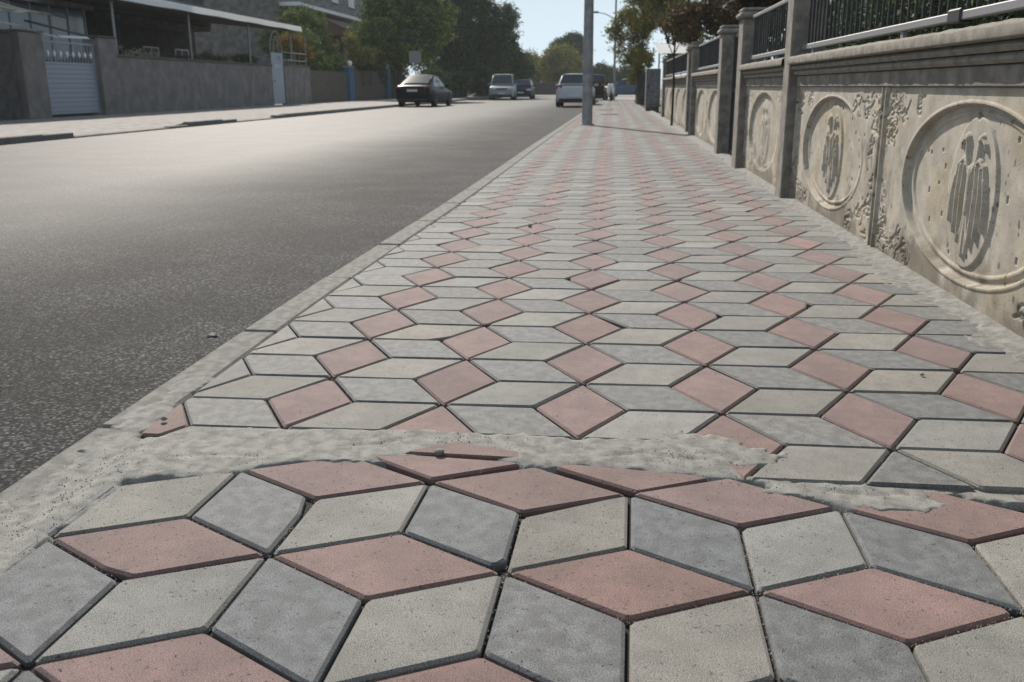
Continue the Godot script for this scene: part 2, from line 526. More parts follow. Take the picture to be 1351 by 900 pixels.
	for i in zj.size() - 1:
		var a := Acc.new()
		var za: float = zj[i] - 0.003; var zb: float = zj[i + 1] + 0.003
		var xa := kerb_x(za); var xb := kerb_x(zb)
		var f := Vector3(xb - xa, 0, zb - za)
		var xf := Transform3D(Basis(f.cross(Vector3.UP).normalized() * -1.0, Vector3.UP, -f.normalized()), Vector3(xa, rnd.randf_range(-0.003, 0.001), za))
		if xf.basis.determinant() < 0: xf.basis.x = -xf.basis.x
		var w := 0.125
		var lo := Vector3(0.0 if xf.basis.x.x > 0 else -w, -0.25, -f.length()); var hi := Vector3(w if xf.basis.x.x > 0 else 0.0, 0.001, 0)
		a.box(lo, hi, 0.009, Color.WHITE, xf)
		put("kerbstone", a.mesh(), M.kerb, kerb)
	mortar(walk)

func mortar(walk: Node3D) -> void:
	var n1 := noise(5.0, 3, FastNoiseLite.TYPE_SIMPLEX_SMOOTH, 4)
	var n0 := noise(2.2, 2, FastNoiseLite.TYPE_SIMPLEX_SMOOTH, 1)
	var n2 := noise(20.0, 4, FastNoiseLite.TYPE_SIMPLEX_SMOOTH, 2)
	var blobs := [[0.315, -1.97, 0.085, 0.075, 0.004], [0.385, -1.79, 0.12, 0.03, 0.003], [0.60, -1.775, 0.13, 0.05, 0.003], [0.24, -2.03, 0.11, 0.06, 0.004], [-0.62, -1.84, 0.16, 0.018, 0.004], [0.86, -1.82, 0.2, 0.03, 0.003], [-0.93, -1.90, 0.13, 0.06, 0.004]]
	var cracks := [[Vector2(0.0, -1.925), Vector2(0.06, -1.945), Vector2(0.09, -1.96), Vector2(0.16, -1.935), Vector2(0.24, -1.93)], [Vector2(-0.95, -1.80), Vector2(-0.86, -1.83), Vector2(-0.75, -1.835)], [Vector2(-1.06, -1.58), Vector2(-1.085, -1.70), Vector2(-1.06, -1.80), Vector2(-1.09, -1.93)], [Vector2(0.40, -1.83), Vector2(0.46, -1.80), Vector2(0.55, -1.79), Vector2(0.62, -1.81)], [Vector2(-0.6, -1.93), Vector2(-0.52, -1.95), Vector2(-0.47, -1.99)]]
	var p := PackedVector3Array(); var keep := PackedByteArray()
	var cols := 0
	var z := -0.62
	while z > -2.42:
		var x := -1.225
		cols = 0
		while x < 1.30:
			var q := Vector2(x, z)
			var a := n1.get_noise_2d(x, z); var b := n2.get_noise_2d(x, z)
			var fe := curve(FAR_EDGE, x); var ne := curve(NEAR_EDGE, x)
			# inside the seam?
			var s := minf(ne - z, z - fe) + a * 0.020 + b * 0.010
			var cov := clampf(s / 0.011, -1.0, 1.0)
			# the strip beside the kerb
			var edge := -1.005 if z > -1.7 else curve([[-2.5, -1.13], [-2.2, -1.137], [-1.97, -1.125], [-1.85, -1.07], [-1.7, -1.03]], z)
			cov = maxf(cov, clampf((edge - x + a * 0.03 + b * 0.008) / 0.02, -1.0, 1.0))
			cov = minf(cov, clampf((x + 1.165 + a * 0.07 + b * 0.02 + (0.0 if z > -1.85 else 0.03)) / 0.02, -1.0, 1.0))
			var c := cov * 0.003 + n0.get_noise_2d(x, z) * 0.002 if cov > -1.0 else -0.02
			for w in blobs:
				var d := Vector2((x - w[0]) / w[2], (z - w[1]) / w[3]).length() + a * 0.7 + b * 0.4
				if d < 1.0: c = maxf(c, w[4] * smoothstep(1.0, 0.7, d) - 0.0005 + b * 0.0004)
			var base := lerpf(near_y(q), 0.0, smoothstep(-1.78, -1.98, z + maxf(0.0, x - 0.3) * 0.1))
			base = lerpf(base, 0.0, smoothstep(-1.02, -1.11, x))
			for k in cracks:
				for m in k.size() - 1:
					var t := Geometry2D.get_closest_point_to_segment(q, k[m], k[m + 1])
					var dd := t.distance_to(q)
					if dd < 0.009: c -= 0.004 * (1.0 - dd / 0.009)
			p.push_back(Vector3(x, base + c, z))
			keep.push_back(1 if c > -0.0125 else 0)
			x += 0.008; cols += 1
		z -= 0.008
	put("mortar", grid_mesh(p, cols, PackedColorArray(), keep), M.mortar, walk)
	# along the foot of the wall
	p = PackedVector3Array(); keep = PackedByteArray()
	z = -1.2
	while z > -33.0:
		var k := clampf(-z / 6.0, 1.0, 8.0)
		for i in 34:
			var x := lerpf(1.02, 1.40, i / 33.0)
			var a := n1.get_noise_2d(x * 0.7, z * 0.7); var b := n2.get_noise_2d(x, z)
			var cov := clampf((x - 1.225 + a * 0.13 + b * 0.05) / 0.03, -1.0, 1.0)
			var c := cov * 0.003 + b * 0.0006 + smoothstep(1.25, 1.36, x) * 0.02
			p.push_back(Vector3(x, c if cov > -1.0 else -0.02, z))
			keep.push_back(1 if cov > -1.0 else 0)
		z -= 0.014 * k
	put("mortar", grid_mesh(p, 34, PackedColorArray(), keep), M.mortar, walk)

# ------------------------------------------------------------------ the garden wall on the right
func stroke(H: PackedFloat32Array, ns: int, ny: int, ds: float, dy: float, pts: Array, r: float, hgt: float, add := 0.0) -> void:
	for i in pts.size() - 1:
		var a: Vector2 = pts[i]; var b: Vector2 = pts[i + 1]
		var lo := a.min(b) - Vector2(r, r); var hi := a.max(b) + Vector2(r, r)
		for yy in range(maxi(0, int(lo.y / dy)), mini(ny, int(hi.y / dy) + 2)):
			for ss in range(maxi(0, int(lo.x / ds)), mini(ns, int(hi.x / ds) + 2)):
				var q := Vector2(ss * ds, yy * dy)
				var t := clampf((q - a).dot(b - a) / maxf((b - a).length_squared(), 1e-9), 0.0, 1.0)
				var d := q.distance_to(a.lerp(b, t)) / r
				if d < 1.0:
					var k := ss + yy * ns
					var v := add + hgt * sqrt(1.0 - d * d)
					H[k] = maxf(H[k], v) if hgt > 0.0 else minf(H[k], v)

func spiral(c: Vector2, r0: float, a0: float, turns: float) -> Array:
	var res := []
	var n := 14
	for i in n + 1:
		var t := float(i) / n
		var r := absf(r0) * (1.0 - 0.82 * t)
		var a := a0 + turns * TAU * t * signf(r0)
		res.push_back(c + Vector2(cos(a), sin(a)) * r)
	return res

# a cast panel: s runs away from the camera, from near to far
func relief_panel(parent: Node3D, face: float, z_near: float, z_far: float, fine: float, centre: float, sd: int) -> void:
	var L := z_near - z_far
	var top := 0.792
	var ds := 0.012 * fine; var dy := 0.0062 * fine
	var ns := int(L / ds) + 1; ds = L / (ns - 1)
	var ny := int(top / dy) + 1; dy = top / (ny - 1)
	var H := PackedFloat32Array(); H.resize(ns * ny)
	var rg := RandomNumberGenerator.new(); rg.seed = sd
	var c := Vector2(z_near - centre, 0.408)
	var n1 := noise(3.0, sd, FastNoiseLite.TYPE_SIMPLEX_SMOOTH, 3)
	for j in ny:
		for i in ns:
			var q := Vector2(i * ds, j * dy)
			var e := Vector2((q.x - c.x) / 0.755, (q.y - c.y) / 0.326).length()
			var hh := n1.get_noise_2d(q.x, q.y * 1.5) * 0.0005
			hh += 0.004 * smoothstep(1.045, 1.03, e) * smoothstep(0.97, 1.0, e)
			hh -= 0.026 * smoothstep(1.0, 0.984, e)
			hh += 0.007 * smoothstep(0.935, 0.915, e) * smoothstep(0.87, 0.89, e)
			var o := Vector2((q.x - c.x) / 0.235, (q.y - c.y) / 0.285).length()
			hh += 0.009 * smoothstep(1.0, 0.97, o)
			# edge ribs of the casting
			hh += 0.014 * smoothstep(0.035, 0.02, minf(q.x, L - q.x)) * smoothstep(0.004, 0.012, minf(q.x, L - q.x))
			H[i + j * ns] = hh
	# the two-headed eagle
	if fine < 2.5:
		var base := -0.018
		var E := func(x: float, y: float) -> Vector2: return c + Vector2(-x * 0.178, y * 0.255)
		for sx in [-1.0, 1.0]:
			stroke(H, ns, ny, ds, dy, [E.call(0.10 * sx, 0.30), E.call(0.30 * sx, 0.55), E.call(0.34 * sx, 0.76)], 0.013, 0.0154, base)
			stroke(H, ns, ny, ds, dy, [E.call(0.34 * sx, 0.78), E.call(0.40 * sx, 0.80)], 0.018, 0.0176, base)
			stroke(H, ns, ny, ds, dy, [E.call(0.44 * sx, 0.80), E.call(0.62 * sx, 0.72), E.call(0.64 * sx, 0.64)], 0.008, 0.0143, base)
			stroke(H, ns, ny, ds, dy, [E.call(0.12 * sx, 0.36), E.call(0.42 * sx, 0.50), E.call(0.68 * sx, 0.40), E.call(0.78 * sx, 0.18)], 0.012, 0.0143, base)
			for q in [[0.32, 0.40, 0.37, -0.05, 0.30, -0.72, 0.012], [0.54, 0.38, 0.62, 0.0, 0.60, -0.60, 0.012], [0.78, 0.22, 0.90, -0.06, 0.92, -0.46, 0.011]]:
				stroke(H, ns, ny, ds, dy, [E.call(q[0] * sx, q[1]), E.call(q[2] * sx, q[3]), E.call(q[4] * sx, q[5])], q[6], 0.0165, base)
			stroke(H, ns, ny, ds, dy, [E.call(0.08 * sx, -0.25), E.call(0.17 * sx, -0.55), E.call(0.30 * sx, -0.72)], 0.013, 0.0121, base)
			stroke(H, ns, ny, ds, dy, [E.call(0.10 * sx, -0.4), E.call(0.14 * sx, -0.86)], 0.015, 0.0099, base)
		stroke(H, ns, ny, ds, dy, [E.call(0, 0.34), E.call(0, -0.25)], 0.026, 0.0176, base)
		stroke(H, ns, ny, ds, dy, [E.call(0, -0.25), E.call(0, -0.90)], 0.016, 0.0132, base)
		stroke(H, ns, ny, ds, dy, spiral(c + Vector2(0, 0.282), 0.014, 0.0, 1.0), 0.008, -0.02, -0.03)
	# scrolls in the corners and up the sides
	if fine < 3.5:
		for cx in [0.0, 1.0]:
			for cy in [0.0, 1.0]:
				for k in 26:
					var t := rg.randf()
					var u := rg.randf()
					var along: float = 0.06 + 0.52 * t
					var up: float = 0.03 + (0.20 * (1.0 - t * 0.75)) * u
					if k > 14:
						along = 0.055 + 0.12 * u; up = 0.08 + 0.28 * t
					var q := Vector2(lerpf(along, L - along, cx), lerpf(up, top - up, cy))
					var e := Vector2((q.x - c.x) / 0.755, (q.y - c.y) / 0.326).length()
					if e < 1.16: continue
					stroke(H, ns, ny, ds, dy, spiral(q, rg.randf_range(0.022, 0.05) * (1.0 if rg.randf() < 0.5 else -1.0), rg.randf() * TAU, rg.randf_range(0.8, 1.5)), 0.006, -0.007 if k % 2 else 0.003)
					stroke(H, ns, ny, ds, dy, [q, q + Vector2(rg.randf_range(-0.08, 0.08), rg.randf_range(-0.05, 0.05))], 0.007, -0.010)
	# weathered pits
	if fine < 1.5:
		for k in 34:
			var q := Vector2(rg.randf() * L * rg.randf_range(0.3, 1.0), 0.12 + 0.6 * rg.randf())
			if Vector2((q.x - c.x) / 0.26, (q.y - c.y) / 0.31).length() < 1.0: continue
			stroke(H, ns, ny, ds, dy, [q, q + Vector2(0, rg.randf_range(0.0, 0.012))], rg.randf_range(0.0045, 0.008), -0.008, -0.004 - 0.03 * float(Vector2((q.x - c.x) / 0.755, (q.y - c.y) / 0.326).length() < 0.95))
	var p := PackedVector3Array(); var cc := PackedColorArray()
	var specks: Array[Vector3] = []
	for k in 90:
		specks.push_back(Vector3(L * (1.0 - sqrt(rg.randf())), 0.08 + 0.66 * rg.randf(), rg.randf_range(0.004, 0.011)))
	var n2 := noise(1.7, sd + 5, FastNoiseLite.TYPE_SIMPLEX_SMOOTH, 5)
	var n3 := noise(7.0, sd + 6, FastNoiseLite.TYPE_SIMPLEX_SMOOTH, 4)
	for j in ny:
		for i in ns:
			p.push_back(Vector3(face - H[i + j * ns], j * dy, z_near - i * ds))
			# splashed dirt low down, ochre damp patches, grimy run marks
			var a := n2.get_noise_2d(i * ds, j * dy * 1.3); var b := n3.get_noise_2d(i * ds, j * dy * 0.6)
			var edge := minf(i * ds, L - i * ds)
			var grime := clampf(smoothstep(0.22, 0.0, j * dy + a * 0.25 + b * 0.14) * 0.85 + smoothstep(0.26, 0.02, edge + a * 0.4 + b * 0.3) * smoothstep(0.0, 0.4, b + 0.22) * 0.75, 0.0, 0.8)
			var damp := smoothstep(0.12, 0.45, a) * 0.5
			var c0 := Color(1, 1, 1).lerp(Color(0.90, 0.80, 0.60), damp).lerp(Color(0.36, 0.32, 0.27), grime)
			if fine < 1.5:
				for sp in specks:
					if absf(sp.x - i * ds) < 0.02 and absf(sp.y - j * dy) < 0.02:
						var dd := Vector2((sp.x - i * ds) * 1.0, (sp.y - j * dy) * 0.7).length() / sp.z
						c0 = c0.lerp(Color(0.22, 0.19, 0.16), smoothstep(1.1, 0.6, dd) * 0.8)
			cc.push_back(c0)
	put("relief_panel", grid_mesh(p, ns, cc), M.wall, parent)

func pillar(parent: Node3D, x: float, z: float, depth: float, top: float) -> void:
	var a := Acc.new()
	a.box(Vector3(x, -0.02, z - depth), Vector3(x + 0.24, top - 0.07, z), 0.008)
	var o := put("pillar", a.mesh(), M.pillar, parent)
	var b := Acc.new()
	b.box(Vector3(x - 0.035, top - 0.068, z - depth - 0.035), Vector3(x + 0.275, top - 0.012, z + 0.035), 0.02)
	b.box(Vector3(x - 0.012, top - 0.0105, z - depth - 0.012), Vector3(x + 0.252, top + 0.028, z + 0.012), 0.015)
	put("pillar_cap", b.mesh(), M.coping, o)

func wall_run(parent: Node3D, face: float, z0: float, z1: float) -> void:   # band and coping between z0 (near) and z1
	var a := Acc.new()
	a.box(Vector3(face - 0.018, 0.7945, z1), Vector3(face + 0.16, 0.868, z0), 0.004)
	put("fascia_band", a.mesh(), M.pillar, parent)
	var b := Acc.new()
	b.box(Vector3(face - 0.045, 0.8705, z1), Vector3(face + 0.17, 0.905, z0), 0.012)
	b.box(Vector3(face - 0.062, 0.9075, z1), Vector3(face + 0.18, 0.940, z0), 0.012)
	put("moulding", b.mesh(), M.coping, parent)
	# worn coping: its upper edge is ragged
	var nz := noise(4.0, 21, FastNoiseLite.TYPE_SIMPLEX_SMOOTH, 4)
	var p := PackedVector3Array()
	var prof := [[0.10, 0.9415], [-0.085, 0.9425], [-0.092, 0.952], [-0.092, 0.984], [-0.080, 0.995], [-0.04, 1.004], [0.08, 1.01], [0.19, 1.0], [0.195, 0.95]]
	var steps := int((z0 - z1) / 0.025) + 2
	for i in steps:
		var z := lerpf(z0, z1, float(i) / (steps - 1))
		for q in prof:
			var w: float = nz.get_noise_2d(z * 1.4, q[0] * 9.0 + q[1] * 5.0) * 0.006 + nz.get_noise_2d(z * 6.0, q[0] * 20.0) * 0.004
			p.push_back(Vector3(face + q[0] + w, q[1] + (w * 1.2 if q[1] > 0.96 else 0.0), z))
	put("coping", grid_mesh(p, prof.size()), M.coping, parent)
	var core := Acc.new()
	core.box(Vector3(face + 0.048, -0.02, z1), Vector3(face + 0.158, 0.793, z0))
	put("wall_core", core.mesh(), M.pillar, parent)

func iron_fence(z0: float, z1: float, x: float, top: float, label: String, splice := 0.0) -> void:
	var f := thing("iron_fence", label, "fence", Vector3(x, 1.0, (z0 + z1) * 0.5), 0, "iron fences on the garden wall")
	var half := (z0 - z1) * 0.5
	for r in [[0.042, 0.076, 0.04], [top - 1.02, top - 0.99, 0.035]]:
		var a := Acc.new()
		a.box(Vector3(-r[2] * 0.5, r[0], -half), Vector3(r[2] * 0.5, r[1], half), 0.004)
		put("rail", a.mesh(), M.rail, f)
	var n := int(half * 2 / 0.105)
	var b := Acc.new()
	b.box(Vector3(-0.006, 0.0805, -0.006), Vector3(0.006, top - 1.0205, 0.006), 0.0015)
	var ms := b.mesh()
	for i in range(1, n):
		var o := put("bar", ms, M.iron, f)
		o.position.z = -half + 2 * half * i / n
		o.rotation.y = rnd.randf_range(-0.2, 0.2)
	for k in 4:
		var d := Acc.new()
		d.box(Vector3(-0.01, -0.02, -0.02), Vector3(0.01, 0.039, 0.02))
		put("foot", d.mesh(), M.rail, f).position.z = lerpf(-half + 0.3, half - 0.3, k / 3.0)
	if splice < 0.0:
		var d := Acc.new()
		d.box(Vector3(-0.028, 0.034, -0.07), Vector3(0.028, 0.087, 0.07), 0.006)
		put("splice_sleeve", d.mesh(), M.iron, f).position.z = splice - (z0 + z1) * 0.5

func garden_gate(x: float, z0: float, z1: float, top: float, label: String) -> void:
	var g := thing("garden_gate", label, "gate", Vector3(x, 0, (z0 + z1) * 0.5), 0)
	var half := (z0 - z1) * 0.5 - 0.02
	var a := Acc.new()
	for y in [0.06, 0.75, top]:
		a.box(Vector3(-0.02, y - 0.02, -half + 0.041), Vector3(0.02, y + 0.02, half - 0.041))
	for s in [-1, 1]:
		a.box(Vector3(-0.022, 0.03, s * (half - 0.02) - 0.02), Vector3(0.022, top + 0.03, s * (half - 0.02) + 0.02))
	put("gate_frame", a.mesh(), M.iron, g)
	var sh := Acc.new()
	sh.box(Vector3(-0.006, 0.0805, -half + 0.042), Vector3(0.006, 0.729, half - 0.042))
	put("sheet_panel", sh.mesh(), M.iron, g)
	var n := int(half * 2 / 0.12)
	var b := Acc.new(); b.box(Vector3(-0.007, 0.771, -0.007), Vector3(0.007, top - 0.021, 0.007))
	var ms := b.mesh()
	for i in range(1, n):
		put("bar", ms, M.iron, g).position.z = -half + 2 * half * i / n

func right_wall() -> void:
	var f := 1.33
	var a := thing("garden_wall", "beige cast relief wall with round eagle medallions beside the near pavement", "wall", Vector3.ZERO)
	relief_panel(a, f, -2.52, -4.755, 0.5, -3.62, 31)
	relief_panel(a, f, -4.785, -6.955, 0.8, -5.87, 32)
	relief_panel(a, f, -7.19, -9.52, 2.2, -8.45, 33)
	relief_panel(a, f, -0.2, -2.49, 3.0, -1.35, 34)
	wall_run(a, f, -0.2, -6.955); wall_run(a, f, -7.19, -9.52)
	pillar(a, 1.255, -6.96, 0.225, 1.52); pillar(a, 1.255, -9.525, 0.3, 1.50)
	var g := f + 0.045
	var b := thing("garden_wall", "middle stretch of the beige relief wall between two dark iron gates", "wall", Vector3.ZERO)
	pillar(b, 1.285, -11.5, 0.28, 1.46)
	relief_panel(b, g, -11.785, -13.75, 3.0, -12.8, 35)
	relief_panel(b, g, -13.77, -15.68, 3.0, -14.75, 36)
	wall_run(b, g, -11.785, -15.68); pillar(b, 1.30, -15.69, 0.3, 1.46)
	var h := f + 0.075
	var c := thing("garden_wall", "far stretch of the beige relief wall ending at the grey cabinet", "wall", Vector3.ZERO)
	pillar(c, 1.325, -16.85, 0.3, 1.46)
	for k in 4:
		relief_panel(c, h, -17.16 - 2.0 * k, -19.14 - 2.0 * k, 4.0, -18.15 - 2.0 * k, 37 + k)
	wall_run(c, h, -17.16, -25.15)
	pillar(c, 1.34, -25.17, 0.3, 1.46)
	iron_fence(-0.4, -6.94, f + 0.02, 1.48, "iron fence over the nearest relief panels with a spliced bottom rail", -3.95)
	iron_fence(-7.2, -9.5, f + 0.02, 1.44, "short iron fence between the two tall pillars before the first gate")
	iron_fence(-11.8, -15.66, g + 0.02, 1.42, "iron fence on the wall stretch between the two gates")
	iron_fence(-17.17, -25.1, h + 0.02, 1.42, "far iron fence on the last wall stretch near the white awning")
	garden_gate(1.44, -9.84, -11.47, 1.36, "dark iron gate between the tall pillars nearest the camera")
	garden_gate(1.46, -16.0, -16.83, 1.36, "narrow dark iron gate farther down the relief wall")

# ------------------------------------------------------------------ plants
var clump_mesh: ArrayMesh
func leaf_clump() -> ArrayMesh:
	if clump_mesh: return clump_mesh
	var r := RandomNumberGenerator.new(); r.seed = 9
	var a := Acc.new()
	for i in 9:
		var at := Vector3(r.randfn(), r.randfn(), r.randfn()) * 0.42
		var d := Vector3(r.randfn(), r.randfn() * 0.6 - 0.3, r.randfn()).normalized()
		var s := d.cross(Vector3(r.randfn(), r.randfn(), r.randfn())).normalized()
		var l := r.randf_range(0.32, 0.55); var w := l * 0.30
		var up := s.cross(d) * 0.06
		var k := r.randf_range(0.75, 1.2)
		var col := Color(k, k, k)
		a.tri(at - d * l, at + s * w + up, at + d * l * 0.2 - up, col)
		a.tri(at - d * l, at + d * l * 0.2 - up, at - s * w + up, col)
		a.tri(at + s * w + up, at + d * l, at - s * w + up, col)
	clump_mesh = a.mesh()
	return clump_mesh

# blobs: [centre, radii]; leaves sit mostly in the outer part of each
func crown(parent: Node3D, blobs: Array, count: int, size: float, cols: Array, m: Material, sd: int, called := "crown") -> void:
	var r := RandomNumberGenerator.new(); r.seed = sd
	var nz := noise(0.9, sd, FastNoiseLite.TYPE_SIMPLEX_SMOOTH, 2)
	var xs := []; var cs := []
	var total := 0.0
	for b in blobs: total += b[1].x * b[1].y * b[1].z
	for b in blobs:
		var n := int(count * b[1].x * b[1].y * b[1].z / total)
		for i in n:
			var d := Vector3(r.randfn(), r.randfn(), r.randfn()).normalized()
			var q: Vector3 = b[0] + d * b[1] * pow(r.randf(), 0.42) * r.randf_range(0.9, 1.08)
			if nz.get_noise_3dv(q) < 0.0: continue
			var s := size * r.randf_range(0.6, 1.3)
			xs.push_back(Transform3D(Basis(Vector3(r.randfn(), r.randfn(), r.randfn()).normalized(), r.randf() * TAU).scaled(Vector3(s, s, s)), q))
			var c: Color = cols[mini(int(pow(r.randf(), 1.4) * cols.size()), cols.size() - 1)]
			var k := r.randf_range(0.7, 1.25) * (1.0 + 0.5 * nz.get_noise_3dv(q * 0.5))
			cs.push_back(Color(c.r * k, c.g * k, c.b * k))
	var mm := MultiMesh.new()
	mm.transform_format = MultiMesh.TRANSFORM_3D
	mm.use_colors = true
	mm.mesh = leaf_clump()
	mm.instance_count = xs.size()
	for i in xs.size():
		mm.set_instance_transform(i, xs[i]); mm.set_instance_color(i, cs[i])
	var o := MultiMeshInstance3D.new()
	o.multimesh = mm; o.material_override = m; o.name = called
	parent.add_child(o, true)
	o.set_meta("kind", "stuff")

func branchy(parent: Node3D, h: float, r: float, reach: Array, sd: int) -> void:
	var g := RandomNumberGenerator.new(); g.seed = sd
	var pts := []; var rad := []
	for i in 6:
		var t := i / 5.0
		pts.push_back(Vector3(g.randf_range(-1, 1) * r * 1.2 * t, h * t - 0.1, g.randf_range(-1, 1) * r * 1.2 * t))
		rad.push_back(r * (1.35 - 0.25 * minf(t * 4, 1) - 0.5 * t))
	put("trunk", tube(pts, rad, 10), M.bark, parent)
	for b in reach:
		var a: Vector3 = pts[3 + g.randi() % 3]
		var e: Vector3 = b
		put("limb", tube([a, a.lerp(e, 0.4) + Vector3(0, -0.06, 0) * h * 0.3, a.lerp(e, 0.75), e], [r * 0.5, r * 0.36, r * 0.24, r * 0.1], 7), M.bark, parent)

func tree(label: String, at: Vector3, trunk_h: float, trunk_r: float, blobs: Array, count: int, size: float, cols: Array, m: Material, sd: int, called := "leafy_tree", group := "") -> void:
	var t := thing(called, label, "tree", at, 0, group)
	var ends := []
	for b in blobs: ends.push_back(b[0])
	branchy(t, trunk_h, trunk_r, ends, sd)
	crown(t, blobs, count, size, cols, m, sd)

const GREENS := [Color(0.13, 0.175, 0.06), Color(0.2, 0.247, 0.07), Color(0.083, 0.13, 0.051), Color(0.329, 0.339, 0.083)]
const DARKS := [Color(0.055, 0.082, 0.039), Color(0.078, 0.108, 0.043), Color(0.117, 0.146, 0.049)]
const OLIVES := [Color(0.223, 0.243, 0.071), Color(0.345, 0.304, 0.081), Color(0.143, 0.173, 0.061), Color(0.446, 0.324, 0.081)]
const RUSTS := [Color(0.16, 0.095, 0.05), Color(0.22, 0.12, 0.055), Color(0.11, 0.11, 0.045), Color(0.20, 0.17, 0.06)]
const GOLDS := [Color(0.45, 0.26, 0.04), Color(0.55, 0.36, 0.06), Color(0.30, 0.20, 0.04), Color(0.16, 0.15, 0.04)]

func shrub(label: String, at: Vector3, blobs: Array, count: int, size: float, cols: Array, m: Material, sd: int, group := "", called := "shrub") -> void:
	var t := thing(called, label, "shrub", at, 0, group)
	for i in 5:
		var b: Array = blobs[i % blobs.size()]
		var e: Vector3 = b[0] + Vector3(sin(i * 2.1), 0.3, cos(i * 2.1)) * b[1] * 0.6
		var f := Vector3(e.x * 0.7, 0, e.z * 0.7)
		put("stem", tube([f, f.lerp(e, 0.5) + Vector3(0.03, 0, 0.02), e], [0.03, 0.02, 0.008], 6), M.bark, t)
	crown(t, blobs, count, size, cols, m, sd, "foliage")

func plants() -> void:
	var V := func(x: float, y: float, z: float) -> Vector3: return Vector3(x, y, z)
	tree("broad green tree behind the black sedan, its crown reaching out of the picture", V.call(-14.2, -0.02, -63), 3.4, 0.2, [[V.call(0, 4.6, 0), V.call(2.6, 2.4, 2.3)], [V.call(-1.7, 4.0, 0.4), V.call(1.7, 1.7, 1.6)], [V.call(1.9, 5.2, -0.3), V.call(2.0, 2.4, 2.0)], [V.call(0.3, 6.6, 0), V.call(2.6, 1.8, 2.2)], [V.call(1.2, 3.2, 0.6), V.call(1.8, 1.2, 1.4)]], 9500, 0.30, GREENS, M.leaf, 101)
	tree("tall dark green tree between the black sedan and the silver van", V.call(-12.6, -0.02, -80), 4.0, 0.3, [[V.call(0, 5.0, 0), V.call(3.2, 3.2, 3.0)], [V.call(2.6, 5.4, 0.2), V.call(2.3, 2.3, 2.2)], [V.call(-1.6, 7.6, 0), V.call(2.9, 2.4, 2.6)], [V.call(1.0, 8.4, 0.2), V.call(2.2, 1.7, 2.0)], [V.call(3.8, 6.5, 0.3), V.call(1.1, 1.0, 1.1)], [V.call(-1.5, 2.6, 0.4), V.call(2.6, 1.8, 1.8)], [V.call(2.2, 3.2, 0.2), V.call(2.4, 1.7, 1.9)]], 12000, 0.36, DARKS, M.leaf_dark, 102)
	tree("dense dark tree standing behind the silver van", V.call(-11.4, -0.02, -92), 3.2, 0.25, [[V.call(0, 3.4, 0), V.call(3.0, 2.7, 2.4)], [V.call(2.3, 2.6, 0), V.call(1.8, 1.8, 1.6)], [V.call(-2.5, 2.4, 0), V.call(2.3, 2.0, 1.6)]], 6500, 0.38, DARKS, M.leaf_dark, 103)
	tree("round hazy olive tree at the end of the street", V.call(-6.4, -0.02, -122), 3.0, 0.25, [[V.call(0, 3.6, 0), V.call(2.6, 2.3, 2.2)], [V.call(-2.0, 2.4, 0), V.call(2.0, 1.6, 1.6)], [V.call(1.9, 2.6, 0), V.call(1.7, 1.7, 1.6)]], 6000, 0.42, OLIVES, M.leaf, 104)
	tree("dark flat-topped pine rising over the far end of the street", V.call(-6.0, -0.02, -135), 6.0, 0.3, [[V.call(0, 6.4, 0), V.call(2.4, 1.1, 2.0)], [V.call(0.5, 7.3, 0), V.call(1.5, 0.7, 1.3)], [V.call(-1.6, 5.3, 0), V.call(1.9, 1.2, 1.6)], [V.call(1.5, 5.4, 0), V.call(1.7, 1.2, 1.5)], [V.call(0, 4.0, 0), V.call(2.0, 1.6, 1.6)]], 5000, 0.42, DARKS, M.leaf_dark, 105, "pine_tree")
	tree("small grey green tree left of the round olive tree in the distance", V.call(-11.0, -0.02, -128), 2.5, 0.2, [[V.call(0, 3.3, 0), V.call(2.0, 2.0, 1.7)], [V.call(-2.3, 2.6, 0), V.call(2.2, 1.9, 1.7)]], 4500, 0.42, OLIVES, M.leaf, 106)
	tree("low dark tree seen between the street pole and the yellowing tree", V.call(-1.2, -0.02, -130), 2.0, 0.2, [[V.call(0, 2.1, 0), V.call(2.4, 1.7, 1.6)], [V.call(3.0, 1.9, 0), V.call(2.2, 1.5, 1.5)]], 4200, 0.42, DARKS, M.leaf_dark, 107)
	tree("yellowing street tree on the right pavement past the grey cabinet", V.call(1.25, 0, -46), 2.0, 0.07, [[V.call(-0.15, 2.3, 0), V.call(0.95, 1.15, 0.9)], [V.call(-0.35, 3.5, 0), V.call(0.95, 0.95, 0.9)], [V.call(0.3, 3.9, 0), V.call(0.7, 0.8, 0.7)], [V.call(-1.15, 3.0, 0), V.call(0.62, 0.6, 0.6)], [V.call(-0.05, 1.3, 0), V.call(0.55, 0.5, 0.5)]], 3600, 0.17, OLIVES, M.leaf, 108)
	tree("taller olive tree behind the white awning beyond the garden wall", V.call(2.5, 0, -44), 3.0, 0.12, [[V.call(0, 4.4, 0), V.call(1.5, 1.5, 1.4)], [V.call(-1.0, 4.9, 0), V.call(1.1, 1.0, 1.0)], [V.call(0.6, 2.8, 0), V.call(1.2, 1.1, 1.1)]], 4200, 0.2, OLIVES, M.leaf, 109)
	tree("rust brown autumn tree overhanging the garden wall past the gates", V.call(2.7, 0, -24), 1.7, 0.08, [[V.call(0.0, 2.45, 0), V.call(1.0, 0.62, 1.1)], [V.call(-0.85, 2.2, 0.3), V.call(0.62, 0.45, 0.8)], [V.call(0.7, 2.5, 0.5), V.call(0.8, 0.6, 0.9)]], 3600, 0.14, RUSTS, M.leaf_rust, 110)
